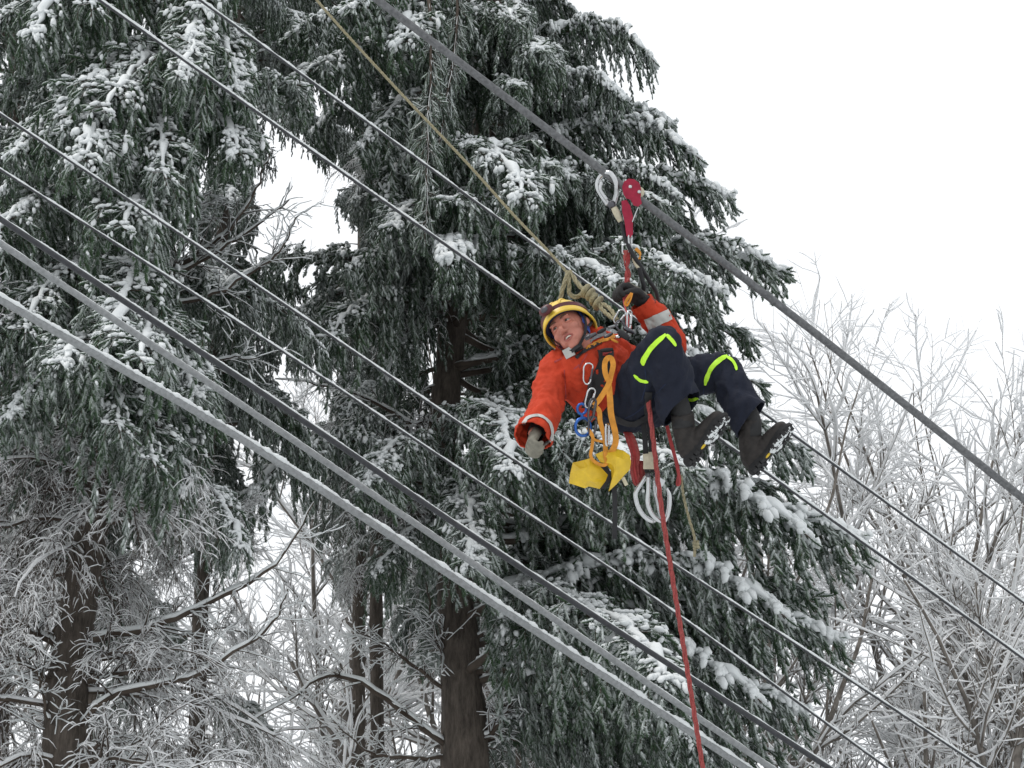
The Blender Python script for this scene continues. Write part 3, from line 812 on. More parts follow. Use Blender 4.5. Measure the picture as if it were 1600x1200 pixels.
def loft(mb, pts, ra, rb=None, side=None, n=20, S=18, mat=0, cap=True):
    """elliptical tube through pts; ra along 'side', rb across it"""
    pts = np.asarray(pts, float); rb = ra if rb is None else rb
    p = spline(pts, n)
    x = np.linspace(0, 1, len(pts)); xx = np.linspace(0, 1, n)
    a = spline(np.asarray(ra, float)[:, None], n)[:, 0] if len(pts) > 2 else np.interp(xx, x, ra)
    b = spline(np.asarray(rb, float)[:, None], n)[:, 0] if len(pts) > 2 else np.interp(xx, x, rb)
    t = unit(np.gradient(p, axis=0))
    if side is None: side = np.array([0.31, 0.57, 0.2])
    u = unit(np.asarray(side) - (t @ np.asarray(side))[:, None] * t); w = np.cross(t, u)
    an = np.arange(S) / S * 2 * np.pi
    v = p[:, None] + (a[:, None] * np.cos(an))[..., None] * u[:, None] + (b[:, None] * np.sin(an))[..., None] * w[:, None]
    mb.add(v.reshape(-1, 3), tube_faces(1, n, S, cap), mat)

def ball(mb, c, r, axes=None, sub=3, mat=0):
    V, F = ico(sub)
    r = np.broadcast_to(np.asarray(r, float), (3,))
    v = V * r
    if axes is not None: v = v @ np.asarray(axes)
    mb.add(v + np.asarray(c), F, mat)

def remesh(mb, voxel, smooth=4, factor=0.5):
    me = mb.mesh('tmp', [])
    o = bpy.data.objects.new('tmp', me); COL.objects.link(o)
    m = o.modifiers.new('r', 'REMESH'); m.mode = 'VOXEL'; m.voxel_size = voxel
    s = o.modifiers.new('s', 'SMOOTH'); s.factor = factor; s.iterations = smooth
    dg = bpy.context.evaluated_depsgraph_get()
    out = bpy.data.meshes.new_from_object(o.evaluated_get(dg), depsgraph=dg)
    bpy.data.objects.remove(o); bpy.data.meshes.remove(me)
    return out

def wrinkle(me, amp, freq, stretch, seed=0.0):
    n = len(me.vertices)
    co = np.empty(n * 3, np.float32); me.vertices.foreach_get('co', co); co = co.reshape(-1, 3).astype(float)
    no = np.empty(n * 3, np.float32); me.vertex_normals.foreach_get('vector', no); no = no.reshape(-1, 3)
    h = np.empty(n)
    for i in range(n):
        p = stretch(co[i])
        a = mnoise.noise(Vector(p * freq + seed)); b = mnoise.noise(Vector(p * freq * 2.3 + seed + 7))
        h[i] = (1 - 2.2 * abs(a)) * 0.7 + 0.45 * b
    co = co + no * (h * amp)[:, None]
    me.vertices.foreach_set('co', co.astype(np.float32).ravel()); me.update()

def cut(me, point, normal, reach):
    """open the garment: take away what lies beyond a plane, close to a point"""
    bm = bmesh.new(); bm.from_mesh(me)
    pt = Vector(point)
    fs = [f for f in bm.faces if (f.calc_center_median() - pt).length < reach]
    vs = list({v for f in fs for v in f.verts}); es = list({e for f in fs for e in f.edges})
    bmesh.ops.bisect_plane(bm, geom=vs + es + fs, plane_co=pt, plane_no=Vector(normal), clear_outer=True)
    bm.to_mesh(me); bm.free(); me.update()

def thicken(me, t):
    o = bpy.data.objects.new('tmp', me); COL.objects.link(o)
    m = o.modifiers.new('s', 'SOLIDIFY'); m.thickness = t; m.offset = -1
    dg = bpy.context.evaluated_depsgraph_get()
    out = bpy.data.meshes.new_from_object(o.evaluated_get(dg), depsgraph=dg)
    bpy.data.objects.remove(o); bpy.data.meshes.remove(me)
    return out

def mesh_obj(me, name, mat, root, parent=None):
    me.name = name
    me.materials.clear(); me.materials.append(mat)
    me.transform(Matrix.Translation(-root.location))
    for p in me.polygons: p.use_smooth = True
    o = bpy.data.objects.new(name, me)
    return link(o, parent or root)

def bld(mb, name, mats, root, parent=None):
    mb.v = [a - np.asarray(root.location) for a in mb.v]
    o = bpy.data.objects.new(name, mb.mesh(name, mats if isinstance(mats, (list, tuple)) else [mats]))
    return link(o, parent or root)

def tree_of(o):
    m = o.data
    off = Vector(person.location)
    return BVHTree.FromPolygons([v.co + off for v in m.vertices], [list(p.vertices) for p in m.polygons])

def cast(bvhs, px, py):
    o = Vector(CAMP); d = Vector(ray(px, py)).normalized()
    best = None
    for b in (bvhs if isinstance(bvhs, (list, tuple)) else [bvhs]):
        h = b.ray_cast(o, d)
        if h[0] is not None and (best is None or h[3] < best[3]): best = h
    return best

def tape(mb, bvh, path, width, lift=0.004, n=26, across=5, mat=0, thick=0.003, taper=False):
    """a flat band sewn on a garment: follows the cloth under the given outline points"""
    p = spline(path, n); t = unit(np.gradient(p, axis=0)); nn = np.stack([-t[:, 1], t[:, 0]], -1)
    rows = []
    for i in range(n):
        row = []
        for k in range(across):
            q = p[i] + nn[i] * width * (min(1, .35 + 4 * i / n, .35 + 4 * (1 - i / n)) if taper else 1) * (k / (across - 1) - 0.5)
            h = cast(bvh, q[0], q[1])
            if h is None: row = None; break
            N = h[1] if h[1].dot(Vector(ray(q[0], q[1]))) < 0 else -h[1]
            row.append(np.array(h[0]) + np.array(N) * lift)
        if row: rows.append(row)
    v = np.array(rows); m = len(v)
    i, j = np.meshgrid(np.arange(m - 1), np.arange(across - 1), indexing='ij')
    a = (i * across + j).ravel()
    f = np.concatenate([np.stack([a, a + 1, a + across + 1], -1), np.stack([a, a + across + 1, a + across], -1)])
    mb.add(v.reshape(-1, 3), f, mat)
    mb.add(v.reshape(-1, 3) + cF * thick, f[:, ::-1], mat)

def strap(mb, pts, width, thick=0.003, n=24, twist=0.0, face=None, mat=0, w2=None):
    """flat webbing through world points, its face turned to 'face'"""
    p = spline(pts, n); t = unit(np.gradient(p, axis=0))
    f0 = -cF if face is None else np.asarray(face, float)
    u = unit(np.cross(t, f0)); w = np.cross(u, t)
    an = np.linspace(0, twist, n)[:, None]
    uu = u * np.cos(an) + w * np.sin(an); ww = w * np.cos(an) - u * np.sin(an)
    wd = np.linspace(width, width if w2 is None else w2, n)[:, None] / 2
    ring = np.stack([p + uu * wd + ww * thick / 2, p - uu * wd + ww * thick / 2, p - uu * wd - ww * thick / 2, p + uu * wd - ww * thick / 2], 1)
    mb.add(ring.reshape(-1, 3), tube_faces(1, n, 4), mat, False)

def cord(mb, pts, r, n=40, S=8, mat=0, twist=0.0, strands=0):
    p = spline(pts, n)
    if strands:
        t = unit(np.gradient(p, axis=0)); ref = np.array([0.3, 0.9, 0.2])
        u = unit(np.cross(t, ref)); w = np.cross(t, u)
        s = np.concatenate([[0], np.cumsum(np.linalg.norm(np.diff(p, axis=0), axis=1))])
        for k in range(strands):
            a = s / r * twist + k * 2 * np.pi / strands
            q = p + (u * np.cos(a)[:, None] + w * np.sin(a)[:, None]) * r * 0.5
            tubes(mb, q, np.full((1, n), r * 0.6), 6, mat)
    else:
        tubes(mb, p, np.full((1, n), r), S, mat)

def loop(mb, pts, r, n=60, S=8, mat=0):
    """closed round bar"""
    p = np.asarray(pts, float); m = len(p)
    q = np.concatenate([p[-2:], p, p[:3]])
    sp = spline(q, n * 2)
    sN = np.linspace(0, len(q) - 1, n * 2)
    keep = (sN >= 2) & (sN < 2 + m + 1e-6)
    sp = sp[keep]
    tubes(mb, np.concatenate([sp, sp[:1]]), np.full((1, len(sp) + 1), r), S, mat)

def plate(mb, poly, d, thick, mat=0):
    """flat plate cut to an outline (photograph pixels at the climber's distance), real thickness"""
    a = np.array([Q(x, y, d - thick / 2) for x, y in poly]); b = np.array([Q(x, y, d + thick / 2) for x, y in poly])
    n = len(poly)
    ca, cb = a.mean(0), b.mean(0)
    v = np.concatenate([a, b, [ca], [cb]])
    f = []
    for i in range(n):
        j = (i + 1) % n
        f += [[i, j, 2 * n], [j + n, i + n, 2 * n + 1], [i, i + n, j + n], [i, j + n, j]]
    mb.add(v, f, mat, False)

def box(mb, c, ax, half, mat=0):
    c = np.asarray(c); ax = np.asarray(ax)
    v = np.array([c + ax[0] * half[0] * i + ax[1] * half[1] * j + ax[2] * half[2] * k for i in (-1, 1) for j in (-1, 1) for k in (-1, 1)])
    f = [[0, 1, 3], [0, 3, 2], [4, 6, 7], [4, 7, 5], [0, 4, 5], [0, 5, 1], [2, 3, 7], [2, 7, 6], [0, 2, 6], [0, 6, 4], [1, 5, 7], [1, 7, 3]]
    mb.add(v, f, mat, False)

person = empty('person', Q(985, 660, -0.05))
tag(person, 'climber in orange jacket, navy trousers and yellow helmet hanging from the thick cable', 'person')

# joints
SHR, SHL = Q(876, 577, -.12), Q(948, 547, .13)
ELR, WRR = Q(853, 640, -.29), Q(834, 680, -.43)
ELL, WRL = Q(1047, 543, .14), Q(1004, 472, .05)
NECK, HIPR, HIPL = Q(903, 548, -.07), Q(985, 632, -.14), Q(1006, 604, .06)
KNR, ANR = Q(1036, 540, -.36), Q(1064, 640, -.34)
KNL, ANL = Q(1128, 580, .02), Q(1172, 652, -.13)
side_s = unit(SHL - SHR); side_h = unit(HIPL - HIPR)

# head frame
hu = camdir(-.44, .80, -.46); hf = camdir(-.42, .10, .90); hf = unit(hf - hu * (hf @ hu)); hx = np.cross(hf, hu)
HC = Q(891, 516, -.13); HS = 1.10
HAX = np.array([hx, hf, hu])
def H(x, y, z): return HC + (hx * x + hf * y + hu * z) * HS

# ---- body: one skin surface, clothed except for the face and neck
mb = MB()
loft(mb, [Q(903, 545, -.07), Q(920, 568, -.07), Q(945, 598, -.05), Q(985, 622, -.05)], [.09, .165, .15, .15], [.07, .11, .11, .11], side_s)
for pts, rr in (([SHR, ELR, WRR], [.055, .043, .032]), ([SHL, Q(1000, 572, .18), ELL], [.055, .048, .043]), ([Q(1000, 572, .18), ELL, WRL], [.048, .043, .032]),
                ([HIPR, KNR, ANR], [.085, .058, .042]), ([HIPL, KNL, ANL], [.085, .058, .042])):
    for a in (0, 1): loft(mb, [pts[a], (pts[a] + pts[a + 1]) / 2, pts[a + 1]], [rr[a], (rr[a] + rr[a + 1]) / 2, rr[a + 1]], n=10, S=12)
    ball(mb, pts[1], rr[1])
loft(mb, [NECK, H(0, -.02, -.10), H(0, -.005, -.05)], [.062, .058, .058], n=10)
ball(mb, H(0, 0, .015), np.array([.077, .098, .112]) * HS, HAX)                   # skull
ball(mb, H(0, .030, -.055), np.array([.062, .062, .066]) * HS, HAX)              # jaw
ball(mb, H(0, .062, -.106), np.array([.028, .026, .020]) * HS, HAX)              # chin
ball(mb, H(0, .072, -.070), np.array([.036, .026, .028]) * HS, HAX)              # muzzle
for s_ in (-1, 1):
    ball(mb, H(s_ * .040, .062, -.026), np.array([.027, .026, .024]) * HS, HAX)  # cheekbones
    ball(mb, H(s_ * .033, .086, .026), np.array([.024, .010, .007]) * HS, HAX)   # brow
    loft(mb, [H(s_ * .077, -.005, .018), H(s_ * .088, -.016, .0), H(s_ * .078, -.004, -.032)], [.008, .013, .007], [.018, .022, .012], hx, n=8, S=8)  # ears
    ball(mb, H(s_ * .012, .100, -.040), np.array([.010, .010, .008]) * HS, HAX)  # nostril wings
loft(mb, [H(0, .090, .022), H(0, .105, -.008), H(0, .124, -.034), H(0, .105, -.046)], [.009, .010, .013, .009], n=10, S=10)
bme = remesh(mb, 0.0055, 3)
co = np.array([v.co[:] for v in bme.vertices])
loc = (co - HC) @ HAX.T / HS
face = loc[:, 1] > 0.03
def dent(cx, cz, sx, sz, depth):
    g = np.exp(-((loc[:, 0] - cx) / sx) ** 2 - ((loc[:, 2] - cz) / sz) ** 2) * face * (np.linalg.norm(loc, axis=1) < .2)
    return -g[:, None] * hf * depth * HS
co2 = co + dent(-.033, .010, .014, .010, .014) + dent(.033, .010, .014, .010, .014) + dent(0, -.071, .024, .0075, .020) \
    + dent(-.034, -.056, .008, .016, .006) + dent(.034, -.056, .008, .016, .006)
bme.vertices.foreach_set('co', co2.astype(np.float32).ravel()); bme.update()
body = mesh_obj(bme, 'body', M_SKIN, person)
# eyes, brows, lips, teeth
for s_ in (-1, 1):
    mb = MB(); ball(mb, H(s_ * .033, .0725, .009), np.array([.0125, .0125, .0085]) * HS, HAX, 2)
    e = bld(mb, 'eye', M_EYE, person)
    mb = MB(); ball(mb, H(s_ * .033 + .002, .0855, .008), np.array([.0055, .003, .0055]) * HS, HAX, 2); bld(mb, 'iris', M_DARK, person, e)
    mb = MB(); loft(mb, [H(s_ * .014, .0995, .026), H(s_ * .034, .0985, .032), H(s_ * .054, .080, .026)], [.003, .0045, .002], [.003, .004, .002], n=10, S=6)
    bld(mb, 'eyebrow', M_BROW, person)
    mb = MB(); loft(mb, [H(s_ * .016, .086, .017), H(s_ * .034, .090, .020), H(s_ * .052, .076, .014)], [.004, .0055, .003], n=10, S=6)
    loft(mb, [H(s_ * .016, .082, .002), H(s_ * .034, .085, -.001), H(s_ * .052, .072, .003)], [.004, .005, .003], n=10, S=6)
    bld(mb, 'eyelid', M_SKIN, person)
mb = MB(); loft(mb, [H(-.025, .083, -.066), H(-.010, .097, -.0595), H(0, .0985, -.061), H(.010, .097, -.0595), H(.025, .083, -.066)], [.002, .0042, .0036, .0042, .002], n=16, S=8)
loft(mb, [H(-.025, .083, -.068), H(-.012, .094, -.0815), H(0, .096, -.084), H(.012, .094, -.0815), H(.025, .083, -.068)], [.002, .0045, .005, .0045, .002], n=16, S=8)
bld(mb, 'lips', M_LIP, person)
mb = MB(); loft(mb, [H(-.020, .078, -.0655), H(0, .089, -.0665), H(.020, .078, -.0655)], [.0048] * 3, [.003] * 3, hu, n=12, S=8)
bld(mb, 'teeth', M_TEETH, person)

# ---- jacket
mb = MB()
loft(mb, [Q(901, 545, -.07), Q(914, 562, -.08), Q(932, 586, -.07), Q(955, 610, -.05), Q(966, 620, -.05)], [.11, .205, .215, .205, .19], [.085, .135, .15, .15, .14], side_s)
ball(mb, SHR, .088); ball(mb, SHL, .088)
loft(mb, [Q(900, 572, -.1), SHR, Q(860, 612, -.20), ELR, Q(840, 668, -.39), Q(829, 692, -.48)], [.09, .088, .078, .074, .080, .086], n=30)
loft(mb, [Q(928, 552, .04), SHL, Q(1000, 572, .18), ELL], [.09, .085, .072, .072], n=20)
ball(mb, ELL, .073)
ball(mb, Q(921, 523, -.04), [.050, .045, .045]); ball(mb, Q(933, 530, -.04), [.055, .05, .05])
loft(mb, [ELL, Q(1030, 508, .10), Q(1010, 481, .06), Q(1000, 467, .045)], [.073, .072, .056, .048], n=20)
jme = remesh(mb, 0.009, 6)
wrinkle(jme, 0.019, 10.5, lambda p: np.array([p[0] * 1.4, p[1], p[2] * 0.7]), 1.3)
wrinkle(jme, 0.0105, 25.0, lambda p: np.array([p[0] + p[2], p[1], p[2] * .5 - p[0] * .5]), 5.1)
cuff_dir = unit(Q(829, 692, -.48) - Q(840, 668, -.39))
cut(jme, Q(833, 684, -.45), cuff_dir, .16)
cut(jme, Q(1003, 471, .05), unit(Q(1000, 467, .045) - Q(1010, 481, .06)), .09)
cut(jme, Q(962, 617, -.05), unit(Q(966, 620, -.05) - Q(955, 610, -.05)), .34)
jme = thicken(jme, 0.006)
jacket = mesh_obj(jme, 'jacket', M_JACKET, person)
bj = tree_of(jacket)
# collar standing round the neck
mb = MB()
nd = unit(HC - NECK); cs = unit(side_s - nd * (side_s @ nd)); cf_ = np.cross(nd, cs)
ang = np.linspace(0, 2 * np.pi, 41)[:-1]
for k, (h0, r0, th) in enumerate(((.018, .094, .018), (.042, .090, .016), (.064, .088, .012))):
    ring = NECK + nd * h0 + np.stack([np.cos(ang)] * 3, -1) * cs * r0 + np.stack([np.sin(ang)] * 3, -1) * cf_ * r0 * .92
    ring = ring + nd * (0.006 * np.sin(ang * 3 + k))[:, None]
    loop(mb, ring[::2], th, 80, 8)
bld(mb, 'collar', M_JACKET, person)
# sleeve bands
def sleeve_band(c0, c1, at_, width, r, name='reflective_band'):
    ax = unit(c1 - c0); c = c0 + (c1 - c0) * at_
    mb = MB(); loft(mb, [c - ax * width / 2, c, c + ax * width / 2], [r, r, r], n=6, S=40, cap=False)
    return bld(mb, name, M_SILVER, person)
mb = MB()
tape(mb, bj, [(816, 664), (826, 653), (842, 650), (856, 658), (862, 672), (860, 688), (848, 698)], 4.5, .005, 40)
bld(mb, 'reflective_band', M_SILVER, person)
mb = MB(); tape(mb, bj, [(1010, 507), (1022, 502), (1036, 496), (1052, 489)], 17, .005, 20, 7)
bld(mb, 'reflective_band', M_SILVER, person)
# pocket flaps and seams
for pts, w in (([(905, 575), (917, 553)], 2.0), ([(897, 577), (905, 570)], 2.5), ([(866, 566), (878, 560)], 2.5), ([(882, 578), (883, 600), (884, 628)], 1.4)):
    mb = MB(); tape(mb, bj, pts, w, .002, 12, 3); bld(mb, 'seam', M_REDWEB, person, jacket)
# grey tab with black clip under the chin
tb = camdir(.82, .45, .3); tf = camdir(-.2, .1, .95); tf = unit(tf - tb * (tf @ tb)); tu = np.cross(tf, tb)
mb = MB(); box(mb, Q(889, 551, -.24), [tb, tu, tf], (.026, .024, .006)); t_ = bld(mb, 'reflective_tab', M_SILVER, person)
mb = MB(); box(mb, Q(903, 543, -.235), [tb, tu, tf], (.022, .017, .012)); bld(mb, 'clip', M_BLACK, person, t_)

# ---- trousers
mb = MB()
loft(mb, [Q(958, 610, -.05), Q(972, 618, -.05), Q(990, 624, -.05), Q(1004, 628, -.06)], [.185, .195, .19, .15], [.145, .155, .15, .12], side_h)
ball(mb, Q(1000, 636, -.10), [.125, .125, .115])
loft(mb, [Q(965, 620, -.10), HIPR, Q(1012, 584, -.26), KNR], [.13, .130, .112, .092], n=24)
ball(mb, KNR, .092)
HEMR, HEML = Q(1061, 628, -.35), Q(1170, 646, -.12)
loft(mb, [KNR, Q(1046, 574, -.37), Q(1055, 604, -.36), HEMR, Q(1070, 652, -.34)], [.092, .092, .092, .104, .112], n=24)
loft(mb, [Q(985, 612, .0), HIPL, Q(1065, 592, .05), KNL], [.12, .122, .102, .088], n=24)
ball(mb, KNL, .088)
loft(mb, [KNL, Q(1142, 604, -.03), Q(1157, 628, -.08), HEML, Q(1182, 664, -.15)], [.088, .086, .086, .100, .108], n=24)
tme = remesh(mb, 0.009, 6)
wrinkle(tme, 0.018, 9.5, lambda p: np.array([p[0] * 1.5, p[1], p[2] * .6]), 3.7)
wrinkle(tme, 0.008, 22.0, lambda p: np.array([p[0], p[1], p[2] * .5]), 9.1)
cut(tme, Q(1065, 640, -.35), camdir(.55, -.65, .35), .16)
cut(tme, Q(1175, 654, -.13), camdir(.72, -.55, .30), .16)
tme = thicken(tme, 0.006)
trousers = mesh_obj(tme, 'trousers', M_NAVY, person)
bt_ = tree_of(trousers)
for path, w in (([(1006, 571), (1006, 563), (1014, 549), (1026, 535), (1041, 523)], 7.5), ([(1042, 523), (1049, 531), (1056, 541)], 5), ([(990, 586), (1000, 594), (1013, 597)], 5),
                ([(1102, 602), (1104, 591), (1112, 575), (1124, 563), (1136, 556)], 7), ([(1133, 557), (1142, 562), (1148, 570), (1151, 579)], 4.5), ([(1075, 624), (1082, 625), (1091, 622)], 4.5)):
    mb = MB(); tape(mb, bt_, path, w, .004, 24, 4, taper=True); bld(mb, 'lime_stripe', M_LIME, person, trousers)
for path in ([(1008, 575), (1009, 600), (1003, 625)], [(950, 590), (958, 560), (985, 540), (1010, 520)], [(1100, 606), (1098, 625)], [(975, 655), (1000, 640), (1040, 600)]):
    mb = MB(); tape(mb, bt_, path, 1.3, .0015, 20, 3); bld(mb, 'seam', M_NAVYPAD, person, trousers)

# ---- boots
def boot(heel, X, Z, top, name='boot', k_=0.84):
    X = unit(np.asarray(X)); Z = np.asarray(Z); Z = unit(Z - X * (Z @ X)); Y = np.cross(Z, X)
    B = lambda x, y, z: heel + (X * x + Y * y + Z * z) * k_
    L = .335
    mb = MB()
    loft(mb, [B(-.005, 0, .075), B(.06, 0, .070), B(.14, 0, .066), B(.22, 0, .058), B(.30, 0, .050), B(.33, 0, .045)], [.040, .045, .048, .052, .044, .020], [.046, .048, .043, .036, .030, .016], Y, n=24)
    an_ = B(.05, 0, .085)
    loft(mb, [B(.05, 0, .05), an_, (an_ + top) / 2 + Z * .01, top], [.046, .050, .054, .056], [.056, .056, .056, .058], Y, n=18)
    loft(mb, [B(.17, 0, .08), B(.12, 0, .115), (an_ + top) / 2 + X * .02], [.035, .036, .038], [.028, .032, .030], Y, n=12)
    me = remesh(mb, 0.006, 4)
    wrinkle(me, 0.003, 30.0, lambda p: p, 2.0)
    o = mesh_obj(me, name, M_BOOT, person)
    # sole with cleats
    out = [(-.035, .0), (-.022, .030), (.02, .038), (.08, .034), (.13, .034), (.20, .046), (.26, .050), (.31, .036), (.345, .0)]
    oc = spline(np.array(out), 26); oc = np.concatenate([oc, oc[-2:0:-1] * np.array([1, -1])])
    n = len(oc); mb = MB()
    rings = []
    for z, s in ((.040, .98), (.030, 1.03), (.008, 1.03), (.004, .99)):
        rings.append([B((x - .15) * s + .15, y * s, z) for x, y in oc])
    v = np.array(rings).reshape(-1, 3); mb.add(v, tube_faces(1, 4, n, False), 0, False)
    cb = np.array([B(.15, 0, .004)]); k = len(v)
    mb.add(np.concatenate([np.array(rings[-1]), cb]), [[i, (i + 1) % n, n] for i in range(n)], 0, False)
    sole = bld(mb, 'sole', M_SOLE, person, o)
    rg = np.random.default_rng(4)
    spots = [(x, s * w) for x, w in ((-.005, .022), (.03, .026), (.065, .024), (.165, .034), (.20, .038), (.235, .040), (.27, .036), (.30, .026)) for s in (-1, 1)] + [(x, 0) for x in (.015, .05, .185, .22, .255, .29, .325)]
    for x, y in spots:
        m2 = MB(); box(m2, B(x, y, -.002), [X, Y, Z], (.011, .012 + .003 * rg.random(), .008)); bld(m2, 'cleat', M_SOLE, person, o)
    m2 = MB(); ball(m2, B(.115, 0, .004), np.array([.020, .011, .003]), [X, Y, Z], 2); bld(m2, 'sole_mark', M_BAGM, person, o)
    # snow packed in the tread
    m2 = MB()
    ps = np.array([(rg.uniform(-.01, .32), rg.uniform(-.035, .035)) for _ in range(70)])
    ps = ps[(ps[:, 0] > .15) | (ps[:, 0] < .0)]
    blobs(m2, np.array([B(x, y, -.004) for x, y in ps]), np.stack([rg.uniform(.008, .022, len(ps)), rg.uniform(.006, .014, len(ps)), rg.uniform(.004, .009, len(ps))], -1), rg, 2, 0, .3, np.repeat(np.array([[X, Y, Z]]), len(ps), 0))
    bld(m2, 'packed_snow', M_SNOW, person, o)['kind'] = 'stuff'
    # laces and top edge
    for k in range(4):
        z = .100 + .012 * k; x = .165 - .022 * k
        m2 = MB(); cord(m2, [B(x - .02, -.034, z), B(x + .012, 0, z + .004), B(x - .02, .034, z)], .0035, 10, 6); bld(m2, 'lace', M_BLACK, person, o)
    return o
M_BAGM = simple('yellow_sole_mark', (0.62, 0.42, 0.02), rough=0.6)
boot(Q(1081, 722, -.36), camdir(.50, .66, .12), camdir(-.50, .55, -.62), Q(1066, 645, -.34))
boot(Q(1182, 735, -.18), camdir(.62, .75, -.05), camdir(-.60, .44, -.62), Q(1172, 655, -.13))
for a_, c_, b_ in ((Q(1052, 600, -.35), ANR, Q(1068, 668, -.34)), (Q(1148, 612, -.06), ANL, Q(1174, 680, -.13))):
    mb = MB(); loft(mb, [a_, c_, b_], [.046, .050, .052], n=16); bld(mb, 'sock', M_GLOVE, person)

# ---- gloves
def glove(wrist, fwd, palm, curl, name='glove', spread=0.10, back=False, thumb_side=1, gs=1.0):
    F = unit(np.asarray(fwd)); Nn = np.asarray(palm); Nn = unit(Nn - F * (Nn @ F)); Sd = np.cross(F, Nn) * thumb_side
    G = lambda f, s, n_: wrist + (F * f + Sd * s + Nn * n_) * gs
    mb = MB()
    loft(mb, [G(-.03, 0, 0), G(.0, 0, 0), G(.045, 0, 0), G(.095, 0, .002)], np.array([.034, .034, .046, .045]) * gs, np.array([.030, .026, .022, .019]) * gs, Sd, n=14, S=16)
    for k, (s, ln) in enumerate(((.033, .072), (.011, .080), (-.011, .075), (-.032, .058))):
        p = G(.092, s, .0); d = F.copy(); pts = [G(.07, s, 0), p]
        for q, (fr, c_) in enumerate(((.44, curl * .75), (.32, curl * 1.0), (.24, curl * .7))):
            d = _rot(d, np.cross(F, Nn), c_)
            p = p + d * ln * fr * 1.1 * gs; pts.append(p)
        loft(mb, pts, np.array([.0125, .0125, .0118, .0112, .0095]) * gs, n=16, S=10)
        ball(mb, pts[-1], .0095, sub=2)
    tp = [G(.015, .030, .005), G(.045, .055, .016), G(.072, .056, .036), G(.090, .044, .048)]
    loft(mb, tp, np.array([.016, .0145, .013, .010]) * gs, n=14, S=10); ball(mb, tp[-1], .010, sub=2)
    me = remesh(mb, 0.0042, 2)
    o = mesh_obj(me, name, M_GLOVE, person)
    return o, G, F, Sd, Nn
def _rot(v, axis, a):
    return np.array(Matrix.Rotation(a, 3, Vector(axis)) @ Vector(v))
gr, G, F, Sd, Nn = glove(Q(837, 677, -.42), camdir(-.28, -.50, .82), camdir(.75, -.5, .2), 1.2, thumb_side=-1, gs=1.1)
gr.data.materials[0] = M_OLIVE
mb = MB(); loft(mb, [G(-.05, 0, 0), G(-.02, 0, 0), G(.012, 0, 0)], [.050, .050, .046], [.044, .044, .040], Sd, n=8, S=24, cap=False); bld(mb, 'cuff', M_BLACK, person, gr)
gl, G, F, Sd, Nn = glove(Q(1004, 470, .05), camdir(-.84, .50, .15), camdir(-.30, -.75, .6), 1.1, thumb_side=1, gs=1.25)
mb = MB(); loft(mb, [G(-.045, 0, 0), G(-.01, 0, 0), G(.02, 0, 0)], [.041, .041, .044], [.036, .036, .036], Sd, n=8, S=24, cap=False); bld(mb, 'cuff', M_BLACK, person, gl)
mb = MB(); loft(mb, [G(.0, .0, -.016), G(.045, .0, -.013), G(.096, .0, -.012)], [.040, .052, .050], [.015, .016, .013], Sd, n=12, S=16); bld(mb, 'back_panel', M_OLIVE, person, gl)
mb = MB(); box(mb, G(.02, .030, -.006), [F, Sd, Nn], (.010, .004, .010)); bld(mb, 'cuff_tab', M_SILVER, person, gl)

